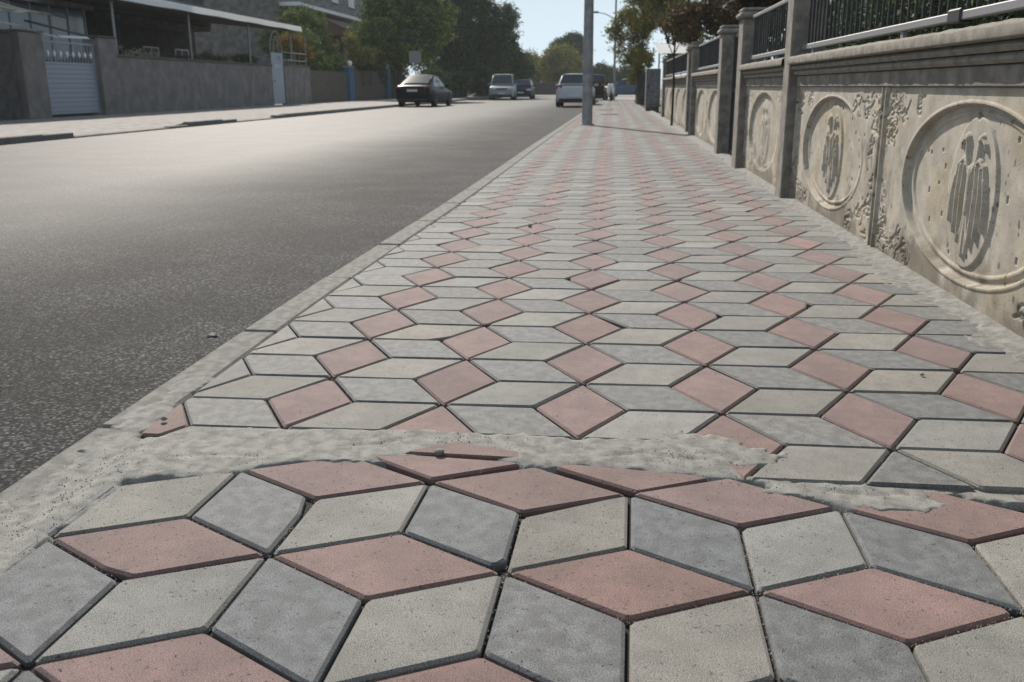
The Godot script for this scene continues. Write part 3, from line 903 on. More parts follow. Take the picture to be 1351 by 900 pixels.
	tree("leafy green garden tree above the golden shrub across the street", V.call(-19.2, 0, -58), 3.0, 0.14, [[V.call(0, 4.3, 0), V.call(1.7, 1.3, 1.6)], [V.call(-1.3, 3.6, 0), V.call(1.3, 1.0, 1.3)], [V.call(1.2, 3.4, 0), V.call(1.2, 0.9, 1.2)]], 3600, 0.26, GREENS, M.leaf, 111)
	# behind the near fence
	shrub("dark green hedge bush behind the nearest iron fence", V.call(2.15, 0.55, -4.3), [[V.call(0, 0.75, 0), V.call(0.5, 0.75, 0.95)], [V.call(0.1, 0.75, 1.5), V.call(0.5, 0.8, 0.9)], [V.call(0.0, 0.9, -1.4), V.call(0.5, 0.8, 0.85)]], 3400, 0.075, DARKS, M.leaf_dark, 120, "bushes behind the garden wall")
	shrub("dark bush behind the fence and tall pillars before the first gate", V.call(2.5, 0.4, -9.0), [[V.call(0, 0.8, 0), V.call(0.7, 0.95, 1.2)], [V.call(0.3, 0.9, 2.0), V.call(0.7, 0.9, 1.1)]], 2400, 0.09, DARKS, M.leaf_dark, 121, "bushes behind the garden wall")
	shrub("dark bush behind the fence between the two gates", V.call(2.6, 0.3, -14.0), [[V.call(0, 0.8, 0), V.call(0.8, 0.85, 1.3)], [V.call(0.2, 0.9, -2.5), V.call(0.8, 0.8, 1.4)], [V.call(0.2, 0.9, 2.0), V.call(0.7, 0.75, 0.9)]], 2200, 0.11, DARKS, M.leaf_dark, 122, "bushes behind the garden wall")
	shrub("dark bush behind the far iron fence below the rust brown tree", V.call(2.7, 0.2, -21.5), [[V.call(0, 0.8, 0), V.call(0.9, 0.75, 1.8)], [V.call(0.2, 0.8, -3.2), V.call(0.8, 0.7, 1.6)]], 2000, 0.13, DARKS, M.leaf_dark, 123, "bushes behind the garden wall")
	# the sapling in front of the far wall
	var s := thing("sapling", "thin bare sapling with a forked top in front of the far relief wall", "tree", Vector3(1.28, 0, -20.0))
	put("trunk", tube([V.call(0, -0.05, 0), V.call(0.01, 0.8, 0), V.call(-0.01, 1.45, 0), V.call(0.02, 1.75, 0)], [0.028, 0.024, 0.02, 0.012], 8), M.bark, s)
	for k in 3:
		put("limb", tube([V.call(0, 1.35 + 0.1 * k, 0), V.call([-0.12, 0.13, -0.05][k], 1.62 + 0.1 * k, 0.03), V.call([-0.2, 0.2, -0.1][k], 1.9 + 0.08 * k, 0.05)], [0.012, 0.008, 0.004], 6), M.bark, s)
	# left side
	shrub("golden leaved shrub at the end of the white edged canopy", V.call(-17.3, 1.2, -50.5), [[V.call(0, 1.9, 0), V.call(0.65, 0.42, 0.6)], [V.call(0.9, 1.45, 0.2), V.call(0.5, 0.36, 0.5)]], 900, 0.17, GOLDS, M.leaf_gold, 130)
	shrub("dark garden shrub over the brown wall beside the blue gatepost", V.call(-17.6, 0.6, -55.0), [[V.call(0, 1.6, 0), V.call(1.2, 0.95, 1.4)], [V.call(0.2, 1.5, -3.0), V.call(1.2, 0.9, 1.5)], [V.call(-0.4, 2.7, 1.0), V.call(1.3, 0.9, 1.2)]], 2600, 0.22, GREENS, M.leaf_dark, 131)
	shrub("dark garden shrub behind the second blue gatepost", V.call(-17.0, 0.5, -66.0), [[V.call(0, 1.5, 0), V.call(1.6, 1.2, 2.0)], [V.call(0.4, 1.5, -4.0), V.call(1.6, 1.2, 2.0)], [V.call(0.6, 2.4, 2.0), V.call(1.3, 0.9, 1.2)]], 2600, 0.26, DARKS, M.leaf_dark, 132)
	shrub("low plant with sunlight painted into its pale leaves on top of the grey plaster wall", V.call(-16.3, 1.72, -31.0), [[V.call(0, 0.35, 1.2), V.call(0.35, 0.28, 0.7)], [V.call(0, 0.22, 0.0), V.call(0.3, 0.2, 0.9)], [V.call(0, 0.18, -1.6), V.call(0.3, 0.15, 1.0)]], 420, 0.11, [Color(0.5, 0.5, 0.42), Color(0.06, 0.075, 0.03), Color(0.09, 0.06, 0.035)], M.leaf, 133)  # the pale tone is sunlight on the leaves, put into their colour
	shrub("dark creeper growing along the top of the grey plaster wall", V.call(-16.5, 1.6, -38.5), [[V.call(0, 0.3, 0), V.call(0.4, 0.34, 2.2)], [V.call(0, 0.3, -3.2), V.call(0.4, 0.4, 1.6)], [V.call(0, 0.2, 3.2), V.call(0.4, 0.25, 1.6)]], 1500, 0.13, DARKS, M.leaf_dark, 134)
	shrub("yellow green shrub hanging over the wall near the small white sign", V.call(-15.9, 0.9, -60.5), [[V.call(0, 1.9, 0), V.call(0.9, 0.6, 0.8)], [V.call(-0.8, 2.6, 0), V.call(0.6, 0.7, 0.6)]], 800, 0.2, OLIVES, M.leaf, 135)
	shrub("dark hedge along the wall between the black sedan and the silver van", V.call(-12.8, 0, -72.0), [[V.call(0, 1.1, 3), V.call(1.0, 1.2, 3.2)], [V.call(0.6, 1.1, -3), V.call(1.0, 1.2, 3.4)], [V.call(1.6, 1.2, -10), V.call(1.2, 1.3, 4.0)]], 4200, 0.28, DARKS, M.leaf_dark, 136, "", "hedge")

# ------------------------------------------------------------------ vehicles
func loft(sections: Array, halves: Array) -> ArrayMesh:   # sections: [z, points of the right half from bottom to top]
	var p := PackedVector3Array()
	var cols := 0
	for i in sections.size():
		var row: Array = halves[i]
		cols = row.size() * 2
		for q in row: p.push_back(Vector3(q.x, q.y, sections[i]))
		for k in range(row.size() - 1, -1, -1): p.push_back(Vector3(-row[k].x, row[k].y, sections[i]))
	return grid_mesh(p, cols, PackedColorArray(), PackedByteArray(), true)

# k: length, width, height, belt, hood, tail heights, glasshouse z positions (front negative)
func vehicle(called: String, label: String, category: String, at: Vector3, turn: float, k: Dictionary) -> Node3D:
	var t := thing(called, label, category, at, turn)
	var L: float = k.length; var W: float = k.width * 0.5; var H: float = k.height
	var pm := paint(k.colour)
	var zs := []; var rows := []
	var st := [[0.0, 0.80, 0.30, 0.62], [0.012, 0.90, 0.22, 0.82], [0.05, 0.97, 0.19, 0.95], [0.16, 1.0, 0.18, 1.0], [0.35, 1.0, 0.18, 1.0], [0.62, 1.0, 0.18, 1.0], [0.85, 1.0, 0.20, 1.0], [0.95, 0.97, 0.22, 0.98], [0.988, 0.92, 0.26, 0.92], [1.0, 0.84, 0.34, 0.78]]
	for s in st:
		var f: float = s[0]
		var top: float = curve(k.line, f)
		top = lerpf(s[2], top, s[3])
		var w: float = W * s[1]
		var yb: float = s[2]
		zs.push_back((f - 0.5) * L)
		rows.push_back([Vector2(w * 0.5, yb), Vector2(w * 0.90, yb), Vector2(w * 0.965, yb + 0.06), Vector2(w, lerpf(yb, top, 0.45)), Vector2(w * 0.985, lerpf(yb, top, 0.78)), Vector2(w * 0.95, lerpf(yb, top, 0.93)), Vector2(w * 0.86, top), Vector2(w * 0.35, top + 0.018)])
	# close the ends
	zs.insert(0, zs[0] + 0.002); rows.insert(0, rows[0].map(func(q): return Vector2(q.x * 0.02, 0.45)))
	zs.push_back(zs[-1] - 0.002); rows.push_back(rows[-1].map(func(q): return Vector2(q.x * 0.02, 0.5)))
	put("body", loft(zs, rows), pm, t)
	# glasshouse
	var g: Array = k.cabin   # z of: windscreen foot, roof front, roof back, rear window foot
	var wb: float = W * 0.90; var wr: float = W * k.get("tumble", 0.70)
	var yb: float = k.belt - 0.03
	var cz := [g[0], lerpf(g[0], g[1], 0.5), g[1], lerpf(g[1], g[2], 0.35), lerpf(g[1], g[2], 0.75), g[2], lerpf(g[2], g[3], 0.5), g[3]]
	var cy := [yb + 0.02, lerpf(yb, H, 0.56), H - 0.055, H, H - 0.005, H - 0.06, lerpf(yb, H, 0.52), k.get("rear_foot", k.belt) + 0.0]
	var cr := []
	for i in 8:
		var f: float = clampf((cy[i] - yb) / (H - yb), 0.02, 1.0)
		var ww := lerpf(wb, wr, f)
		cr.push_back([Vector2(wb, yb), Vector2(lerpf(wb, ww, 0.5), lerpf(yb, cy[i], 0.5)), Vector2(ww, cy[i] - 0.05 * f), Vector2(ww * 0.90, cy[i] - 0.012 * f), Vector2(ww * 0.4, cy[i] + 0.012)])
	put("cabin", loft(cz, cr), pm, t)
	# windows stand 6 mm proud
	var side_at := func(z: float, f: float, s: float, ytop: float) -> Vector3:
		var y := lerpf(yb + 0.04, ytop - 0.075, f)
		var ft := (ytop - yb) / (H - yb)
		var ww := lerpf(wb, wr, clampf(ft, 0, 1))
		return Vector3(s * (lerpf(wb, ww, clampf((y - yb) / (ytop - yb - 0.05), 0, 1)) + 0.008), y, z)
	for s in [-1.0, 1.0]:
		var zm: float = lerpf(g[1], g[2], 0.42)
		var front := Acc.new()
		front.quad(side_at.call(lerpf(g[0], g[1], 0.35), 0.0, s, H), side_at.call(zm - 0.04, 0.0, s, H), side_at.call(zm - 0.04, 1.0, s, H), side_at.call(g[1] + 0.06, 1.0, s, H))
		put("side_window", front.mesh(), M.glass, t)
		var back := Acc.new()
		back.quad(side_at.call(zm + 0.04, 0.0, s, H), side_at.call(lerpf(g[2], g[3], 0.55), 0.0, s, H), side_at.call(g[2] - 0.04, 1.0, s, H), side_at.call(zm + 0.04, 1.0, s, H))
		put("side_window", back.mesh(), M.glass, t)
	for e in [["windscreen", g[0], g[1], yb + 0.03], ["rear_window", g[3], g[2], k.get("rear_foot", k.belt) + 0.03]]:
		var dz := -0.012 if e[0] == "windscreen" else 0.012
		var p := PackedVector3Array()
		for i in 7:
			var x := lerpf(-1, 1, i / 6.0)
			for j in 6:
				var f := lerpf(0.08, 0.90, j / 5.0)
				var y := lerpf(e[3], H, f)
				var hw := lerpf(wb, wr, (y - yb) / (H - yb)) * 0.90
				p.push_back(Vector3(x * hw, y + 0.012 + 0.012 * (1 - x * x), lerpf(e[1], e[2], f) + dz * (1.0 + 1.2 * (1 - x * x))))
		put(e[0], grid_mesh(p, 6), M.glass, t)
	# wheels
	var rw: float = k.get("wheel", 0.31)
	for z in [-L * 0.5 + L * 0.19, L * 0.5 - L * 0.205]:
		for s in [-1.0, 1.0]:
			var arch := put("wheel_arch", lathe([[0.02, 0], [rw + 0.035, 0], [rw + 0.035, 0.10], [rw + 0.02, 0.104], [0.02, 0.104]], 22), M.dark_trim, t)
			arch.position = Vector3(s * (W - 0.098), rw + 0.055, z); arch.rotation.z = -PI / 2 * s
			var w := put("wheel", lathe([[rw * 0.62, 0.0], [rw * 0.93, 0.0], [rw, 0.03], [rw, 0.17], [rw * 0.94, 0.2], [rw * 0.64, 0.205], [rw * 0.6, 0.18]], 24), M.tyre, t)
			w.position = Vector3(s * (W - 0.185), rw, z); w.rotation.z = -PI / 2 * s
			var rim := put("rim", lathe([[0.01, 0.165], [rw * 0.14, 0.175], [rw * 0.2, 0.155], [rw * 0.5, 0.165], [rw * 0.61, 0.195], [rw * 0.61, 0.1]], 20), M.rim, w)
			rim.rotation.y = 0.3
	# lamps, plates, bumpers, mirrors
	for s in [-1.0, 1.0]:
		var a := Acc.new()
		a.box(Vector3(-0.14, -0.085, -0.03), Vector3(0.14, 0.085, 0.03), 0.025, Color.WHITE, Transform3D(Basis(Vector3.UP, s * 0.42), Vector3(s * W * 0.80, k.tail_y, L * 0.5 - 0.075)))
		put("tail_light", a.mesh(), M.tail, t)
		var b := Acc.new()
		b.box(Vector3(-0.19, -0.07, -0.03), Vector3(0.19, 0.07, 0.03), 0.025, Color.WHITE, Transform3D(Basis(Vector3.UP, -s * 0.45), Vector3(s * W * 0.74, k.head_y, -L * 0.5 + 0.10)))
		put("headlight", b.mesh(), M.lamp_glass, t)
		var c := Acc.new()
		c.box(Vector3(-0.10, -0.06, -0.05), Vector3(0.10, 0.06, 0.05), 0.025, Color.WHITE, Transform3D(Basis(), Vector3(s * (W + 0.06), k.belt + 0.05, lerpf(g[0], g[1], 0.55))))
		put("wing_mirror", c.mesh(), pm, t)
		var d := Acc.new()
		d.box(Vector3(-0.004, -0.014, -0.09), Vector3(0.02, 0.014, 0.09), 0.006, Color.WHITE, Transform3D(Basis(Vector3.UP, 0.0 if s > 0 else PI), Vector3(s * (W * 0.985), k.belt - 0.12, lerpf(g[1], g[2], 0.40))))
		put("door_handle", d.mesh(), pm, t)
	for e in [[1.0, k.get("plate_y", 0.62)], [-1.0, 0.48]]:
		var a := Acc.new()
		var z: float = e[0] * (L * 0.5 + 0.008)
		a.box(Vector3(-0.26, e[1] - 0.055, z - 0.01), Vector3(0.26, e[1] + 0.055, z + 0.01), 0.004)
		put("number_plate", a.mesh(), M.plate, t)
		var b := Acc.new()
		b.box(Vector3(-W * 0.82, 0.25, e[0] * (L * 0.5 - 0.03) - 0.05), Vector3(W * 0.82, 0.40, e[0] * (L * 0.5 - 0.03) + 0.05), 0.03)
		put("bumper", b.mesh(), M.dark_trim, t)
	var gr := Acc.new()
	gr.box(Vector3(-W * 0.45, k.head_y - 0.07, -L * 0.5 - 0.012), Vector3(W * 0.45, k.head_y + 0.03, -L * 0.5 + 0.03), 0.01)
	put("grille", gr.mesh(), M.dark_trim, t)
	return t

func vehicles() -> void:
	var sedan := {"length": 4.45, "width": 1.80, "height": 1.50, "belt": 0.93, "rear_foot": 1.02, "colour": Color(0.006, 0.0065, 0.008), "tumble": 0.66, "line": [[0.0, 0.66], [0.05, 0.72], [0.28, 0.90], [0.32, 0.93], [0.75, 0.95], [0.82, 1.0], [0.97, 1.02], [1.0, 0.98]], "cabin": [-1.05, -0.15, 0.62, 1.80], "tail_y": 0.84, "head_y": 0.64, "plate_y": 0.76}
	vehicle("parked_car", "black sedan parked at the left kerb, seen from behind", "car", Vector3(-9.20, -0.1, -46.6), -0.085, sedan)
	var hatch := {"length": 3.95, "width": 1.69, "height": 1.47, "belt": 0.93, "rear_foot": 0.98, "colour": Color(0.52, 0.535, 0.56), "tumble": 0.70, "line": [[0.0, 0.66], [0.05, 0.74], [0.24, 0.92], [0.3, 0.94], [0.9, 0.98], [1.0, 0.96]], "cabin": [-1.05, -0.32, 1.35, 1.88], "tail_y": 0.86, "head_y": 0.68, "plate_y": 0.50}
	vehicle("parked_car", "white hatchback beside the right kerb, half behind the street pole", "car", Vector3(-1.62, -0.1, -44.6), -0.01, hatch)
	var mpv := {"length": 4.4, "width": 1.80, "height": 1.80, "belt": 1.05, "rear_foot": 1.05, "colour": Color(0.30, 0.32, 0.34), "tumble": 0.78, "line": [[0.0, 0.78], [0.05, 0.88], [0.22, 1.04], [0.3, 1.06], [1.0, 1.06]], "cabin": [-1.35, -0.55, 1.95, 2.12], "tail_y": 1.0, "head_y": 0.80, "plate_y": 0.7}
	vehicle("parked_van", "silver people carrier facing the camera on the left side of the street", "van", Vector3(-7.75, -0.1, -68.3), PI + 0.05, mpv)
	var small := hatch.duplicate(); small.colour = Color(0.03, 0.035, 0.045)
	vehicle("parked_car", "dark car parked behind the silver people carrier", "car", Vector3(-6.95, -0.1, -75.0), PI, small)
	var box := mpv.duplicate(); box.colour = Color(0.018, 0.010, 0.010); box.height = 1.62; box.tumble = 0.86
	vehicle("parked_van", "dark van parked ahead of the white hatchback", "van", Vector3(-1.22, -0.1, -60.2), 0.0, box)
	var blue := hatch.duplicate(); blue.colour = Color(0.10, 0.13, 0.20)
	vehicle("parked_car", "small blue grey car standing across the far end of the right pavement", "car", Vector3(1.3, -0.05, -78.0), PI * 0.42, blue)
	# scooter
	var s := thing("motor_scooter", "small scooter with white front parked on the pavement by the dark van", "scooter", Vector3(-0.12, 0, -54.5), PI + 0.25)
	for z in [-0.55, 0.55]:
		var w := put("wheel", lathe([[0.11, -0.05], [0.21, -0.05], [0.235, 0.0], [0.21, 0.05], [0.11, 0.05], [0.02, 0.03]], 18), M.tyre, s)
		w.position = Vector3(0, 0.235, z); w.rotation.z = PI / 2
	var white := paint(Color(0.72, 0.72, 0.70)); var black := paint(Color(0.02, 0.02, 0.022))
	put("front_shield", loft([-0.50, -0.46, -0.36, -0.34], [[Vector2(0.01, 0.5), Vector2(0.02, 0.65), Vector2(0.01, 0.8)], [Vector2(0.14, 0.32), Vector2(0.21, 0.6), Vector2(0.12, 0.92)], [Vector2(0.16, 0.30), Vector2(0.22, 0.6), Vector2(0.14, 0.95)], [Vector2(0.02, 0.35), Vector2(0.03, 0.6), Vector2(0.02, 0.9)]]), white, s)
	put("seat", loft([-0.05, 0.0, 0.5, 0.62], [[Vector2(0.02, 0.66), Vector2(0.03, 0.70), Vector2(0.02, 0.72)], [Vector2(0.13, 0.64), Vector2(0.15, 0.72), Vector2(0.08, 0.76)], [Vector2(0.14, 0.68), Vector2(0.16, 0.78), Vector2(0.08, 0.82)], [Vector2(0.02, 0.7), Vector2(0.03, 0.78), Vector2(0.02, 0.8)]]), M.dark_trim, s)
	put("rear_body", loft([-0.02, 0.05, 0.6, 0.74], [[Vector2(0.02, 0.3), Vector2(0.1, 0.45), Vector2(0.06, 0.6)], [Vector2(0.1, 0.25), Vector2(0.17, 0.45), Vector2(0.12, 0.64)], [Vector2(0.08, 0.42), Vector2(0.17, 0.55), Vector2(0.12, 0.68)], [Vector2(0.02, 0.5), Vector2(0.06, 0.6), Vector2(0.03, 0.66)]]), black, s)
	var fb := Acc.new(); fb.box(Vector3(-0.13, 0.24, -0.36), Vector3(0.13, 0.29, 0.06), 0.012)
	put("footboard", fb.mesh(), M.dark_trim, s)
	put("handlebar", tube([Vector3(-0.33, 1.02, -0.30), Vector3(-0.12, 1.04, -0.38), Vector3(0.12, 1.04, -0.38), Vector3(0.33, 1.02, -0.30)], [0.018, 0.016, 0.016, 0.018], 8), M.dark_trim, s)
	put("fork", tube([Vector3(0, 0.235, -0.55), Vector3(0, 0.6, -0.46), Vector3(0, 1.03, -0.38)], [0.035, 0.04, 0.03], 8), black, s)
	put("headlight", lathe([[0.01, 0.0], [0.07, 0.0], [0.075, 0.05], [0.05, 0.09], [0.01, 0.1]], 14, Transform3D(Basis(Vector3.RIGHT, PI / 2), Vector3(0, 0.88, -0.44))), M.lamp_glass, s)

# ------------------------------------------------------------------ buildings on the left
func window(parent: Node3D, x: float, z: float, y: float, w: float, h: float, face := 1.0, m: Material = null) -> void:   # in a facade that looks along +x
	var a := Acc.new()
	var t := 0.06
	a.box(Vector3(-0.03, 0, -w / 2), Vector3(0.035, t, w / 2)); a.box(Vector3(-0.03, h - t, -w / 2), Vector3(0.035, h, w / 2))
	a.box(Vector3(-0.03, t + 0.001, -w / 2), Vector3(0.033, h - t - 0.001, -w / 2 + t)); a.box(Vector3(-0.03, t + 0.001, w / 2 - t), Vector3(0.033, h - t - 0.001, w / 2))
	a.box(Vector3(-0.02, t + 0.001, -t / 2), Vector3(0.03, h - t - 0.001, t / 2))
	var f := put("window", a.mesh(), M.white_trim if m == null else m, parent)
	f.position = Vector3(x, y, z); f.rotation.y = 0.0 if face > 0 else PI
	for s in [-1, 1]:
		var b := Acc.new(); b.box(Vector3(-0.01, t, -(w / 2 - t) if s < 0 else t / 2), Vector3(0.01, h - t, -t / 2 if s < 0 else w / 2 - t))
		put("pane", b.mesh(), M.pane, f)
	var c := Acc.new(); c.box(Vector3(0.005, -0.06, -w / 2 - 0.06), Vector3(0.10, -0.002, w / 2 + 0.06), 0.01)
	put("sill", c.mesh(), M.house, f)

func left_side() -> void:
	var X := -15.8
	var a: Acc
	# dark neighbour wall at the edge of the picture
	var w0 := thing("plot_wall", "dark shaded wall at the left edge beside the light gatepost", "wall", Vector3(X - 0.15, 0, -21.5))
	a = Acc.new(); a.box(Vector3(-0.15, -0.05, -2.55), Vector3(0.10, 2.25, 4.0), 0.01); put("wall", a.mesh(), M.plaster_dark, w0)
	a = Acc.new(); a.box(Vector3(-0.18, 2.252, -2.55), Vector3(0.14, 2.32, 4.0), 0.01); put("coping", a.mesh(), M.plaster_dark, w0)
	# grey plot wall with its posts
	var w := thing("plot_wall", "long grey plaster wall with tall gateposts across the street", "wall", Vector3(X, 0, -25))
	for q in [[0.8, -0.25, 2.30, "gatepost"], [-3.15, -4.2, 2.34, "gatepost"]]:
		a = Acc.new(); a.box(Vector3(-0.45, -0.05, q[1]), Vector3(0.08, q[2], q[0]), 0.015); var g := put("gatepost", a.mesh(), M.plaster, w)
		a = Acc.new(); a.box(Vector3(-0.50, q[2] + 0.002, q[1] - 0.04), Vector3(0.13, q[2] + 0.05, q[0] + 0.04), 0.012); put("post_cap", a.mesh(), M.plaster_brown, g)
	a = Acc.new(); a.box(Vector3(-0.22, -0.05, -18.35), Vector3(0.0, 1.80, -4.203), 0.01); put("wall", a.mesh(), M.plaster, w)
	a = Acc.new(); a.box(Vector3(-0.26, 1.802, -18.35), Vector3(0.05, 1.87, -4.203), 0.01); put("coping", a.mesh(), M.plaster_brown, w)
	a = Acc.new(); a.box(Vector3(-0.22, -0.05, -24.0), Vector3(0.0, 1.86, -20.05), 0.01); put("wall", a.mesh(), M.plaster, w)
	a = Acc.new(); a.box(Vector3(-0.26, 1.862, -24.0), Vector3(0.05, 1.91, -20.05), 0.01); put("coping", a.mesh(), M.plaster_brown, w)
	# white double gate
	var gate := thing("yard_gate", "white metal yard gate with boarded lower half and open pickets above", "gate", Vector3(X - 0.12, 0, -26.7))
	a = Acc.new()
	for s in [-1, 1]:
		a.box(Vector3(-0.03, 0.04, s * 1.42 - 0.03), Vector3(0.03, 2.12, s * 1.42 + 0.03))
	for y in [0.10, 1.50, 2.08]:
		a.box(Vector3(-0.025, y, -1.388), Vector3(0.025, y + 0.06, 1.388))
	put("gate_frame", a.mesh(), M.white_metal, gate)
	a = Acc.new(); a.box(Vector3(-0.012, 0, -1.386), Vector3(0.014, 0.128, 1.386), 0.006)
	var board := a.mesh()
	for i in 10:
		put("board", board, M.white_metal, gate).position.y = 0.165 + i * 0.1335
	a = Acc.new(); a.box(Vector3(-0.009, 1.562, -0.012), Vector3(0.009, 2.078, 0.012), 0.003)
	var picket := a.mesh()
	var finial := lathe([[0.004, -0.10], [0.035, -0.03], [0.045, 0.02], [0.012, 0.10], [0.002, 0.13]], 10)
	for i in 17:
		var o := put("picket", picket, M.white_metal, gate)
		o.position.z = -1.28 + i * 0.16
		if i % 2 == 0: put("finial", finial, M.white_trim, o).position.y = 1.78
	# white door with an arch
	var door := thing("yard_door", "narrow white metal door with small panes and an arch over it", "door", Vector3(X - 0.06, 0, -44.2))
	a = Acc.new(); a.box(Vector3(-0.03, 0.08, -0.78), Vector3(0.03, 2.42, 0.78), 0.01); put("door_leaf", a.mesh(), M.white_metal, door)
	for i in 4:
		a = Acc.new(); a.box(Vector3(0.0305, 1.75 + (i / 2) * 0.30, -0.42 + (i % 2) * 0.46), Vector3(0.036, 1.99 + (i / 2) * 0.30, -0.04 + (i % 2) * 0.46)); put("pane", a.mesh(), M.pane, door)
	var arch := []
	for i in 13:
		var t := PI * i / 12.0
		arch.push_back(Vector3(0, 2.45 + sin(t) * 0.95, cos(t) * 0.80))
	put("arch_rod", tube(arch, arch.map(func(_p): return 0.03), 8), M.rail, door)
	put("arch_rod", tube(arch.map(func(p): return Vector3(0, 2.45 + (p.y - 2.45) * 0.75, p.z * 0.45)), arch.map(func(_p): return 0.025), 8), M.rail, door)
	a = Acc.new(); a.box(Vector3(0.031, 1.05, 0.55), Vector3(0.07, 1.18, 0.60), 0.008); put("handle", a.mesh(), M.rail, door)
	# railing on the short wall
	var rl := thing("wall_railing", "pale pipe railing on the short wall right of the white door", "railing", Vector3(X - 0.12, 1.91, -47.0))
	for z in [1.8, 0.0, -1.8]:
		put("post", tube([Vector3(0, 0, z), Vector3(0, 1.42 if z < 0 else 0.6, z)], [0.025, 0.025], 8), M.rail, rl)
	for y in [0.22, 0.58]:
		put("rail", tube([Vector3(0, y, 1.8), Vector3(0, y, -1.8)], [0.022, 0.022], 8), M.rail, rl)
	# brown walls farther on
	var wb := thing("plot_wall", "brown shaded wall between the grey wall and the blue gateposts", "wall", Vector3(X - 0.3, 0, -60))
	for q in [[10.95, 3.1, 1.7, M.plaster_brown], [1.9, -6.6, 1.85, M.plaster_brown], [-7.9, -30.0, 1.6, M.plaster_dark]]:
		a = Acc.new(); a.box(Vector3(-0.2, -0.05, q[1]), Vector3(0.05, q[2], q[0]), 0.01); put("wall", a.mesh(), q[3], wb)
	for z in [-57.5, -67.3]:
		var bp := thing("gatepost", ["blue painted gatepost left of the other, in the brown wall", "blue painted gatepost just left of the black sedan"][int(z < -60)], "gatepost", Vector3(X - 0.2, 0, z), 0, "blue gateposts in the brown wall")
		a = Acc.new(); a.box(Vector3(-0.3, -0.05, -0.55), Vector3(0.1, 2.0, 0.55), 0.012); put("post", a.mesh(), M.blue, bp)
		a = Acc.new(); a.box(Vector3(-0.34, 2.002, -0.6), Vector3(0.14, 2.08, 0.6), 0.012); put("post_cap", a.mesh(), M.rail, bp)
		put("ball_lamp", lathe([[0.02, 2.081], [0.06, 2.10], [0.13, 2.17], [0.15, 2.25], [0.13, 2.33], [0.06, 2.39], [0.005, 2.40]], 14), M.white_trim, bp)
	# first house and its canopy
	var h1 := thing("house", "tall shaded house behind the long grey wall with balcony and windows", "house", Vector3(-21.5, 0, -38))
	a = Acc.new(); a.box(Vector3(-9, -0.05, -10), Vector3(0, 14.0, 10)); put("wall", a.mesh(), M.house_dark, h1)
	a = Acc.new(); a.box(Vector3(-9.4, 14.002, -10.4), Vector3(0.5, 14.3, 10.4), 0.02); put("roof", a.mesh(), M.tile_red, h1)
	for q in [[6.5, 1.2], [3.0, 1.2], [-1.0, 1.2], [-5.0, 1.2], [-8.2, 1.2], [6.0, 4.6], [1.0, 4.6], [-3.0, 4.6], [-7.0, 4.6], [6.0, 7.8], [1.0, 7.8], [-3.0, 7.8], [-7.0, 7.8], [6.0, 11.0], [1.0, 11.0], [-3.0, 11.0], [-7.0, 11.0]]:
		window(h1, 0.04, q[0], q[1], 1.5, 1.5)
	a = Acc.new(); a.box(Vector3(0.001, 3.55, -9.0), Vector3(1.3, 3.75, 1.5), 0.01); var bal := put("balcony", a.mesh(), M.house, h1)
	for i in 5:
		a = Acc.new(); a.box(Vector3(1.22, 3.86 + i * 0.2, -9.0), Vector3(1.26, 3.98 + i * 0.2, 1.5), 0.005); put("balcony_rail", a.mesh(), M.white_metal if i % 2 else M.pane, bal)
	a = Acc.new(); a.box(Vector3(0.001, 3.76, -9.6), Vector3(1.1, 6.4, -9.02), 0.01); put("balcony_wall", a.mesh(), M.house, h1)
	var cn := thing("canopy", "long flat canopy with a bright white edge above the grey wall", "canopy", Vector3(X, 3.5, -38.5))
	var sl := Acc.new()
	sl.quad_out(Vector3(-0.02, 0.02, -9.3), Vector3(-0.02, 0.02, 9.5), Vector3(-5.6, 0.62, 9.5), Vector3(-5.6, 0.62, -9.3), Vector3(-3, -5, 0))
	sl.quad_out(Vector3(-0.02, 0.06, -9.3), Vector3(-0.02, 0.06, 9.5), Vector3(-5.6, 0.66, 9.5), Vector3(-5.6, 0.66, -9.3), Vector3(-3, -5, 0))
	put("roof_sheet", sl.mesh(), M.plaster_brown, cn)
	var ed := PackedVector3Array()
	for i in 40:
		var z := lerpf(9.6, -9.4, i / 39.0)
		for j in 4:
			ed.push_back(Vector3(0.02 + 0.05 * j / 3.0, 0.31 - 0.08 * j + sin(z * 1.7) * 0.012 * j / 3.0, z))
	put("edge_valance", grid_mesh(ed, 4), M.sheet, cn)
	for z in [8.6, 3.0, -3.0, -8.6]:
		put("post", tube([Vector3(-0.3, -3.5, z), Vector3(-0.3, 0.04, z)], [0.045, 0.045], 8), M.rail, cn)
	# glazed veranda and striped awning behind the gate
	var ver := thing("glazed_veranda", "blue grey glazed veranda behind the white yard gate", "veranda", Vector3(-18.4, 0, -28.0))
	a = Acc.new(); a.box(Vector3(-2.8, 3.45, -4.4), Vector3(0.3, 3.6, 4.4)); put("roof", a.mesh(), M.house, ver)
	for i in 9:
		a = Acc.new(); a.box(Vector3(-0.04, 0, -0.04), Vector3(0.04, 3.448, 0.04)); put("post", a.mesh(), M.white_metal, ver).position.z = -4.2 + i * 1.05
	for i in 8:
		for j in 2:
			a = Acc.new(); a.box(Vector3(-0.01, 0.05 + j * 1.9, -0.48), Vector3(0.01, 1.88 + j * 1.52, 0.48)); put("pane", a.mesh(), M.pane, ver).position.z = -3.675 + i * 1.05
	for i in 8:
		a = Acc.new(); a.box(Vector3(-0.035, 1.885, -0.484), Vector3(0.035, 1.945, 0.484)); put("crossbar", a.mesh(), M.white_metal, ver).position.z = -3.675 + i * 1.05
	a = Acc.new(); a.box(Vector3(-2.7, 0, -4.3), Vector3(-2.5, 3.44, 4.3)); put("back_wall", a.mesh(), M.house_dark, ver)
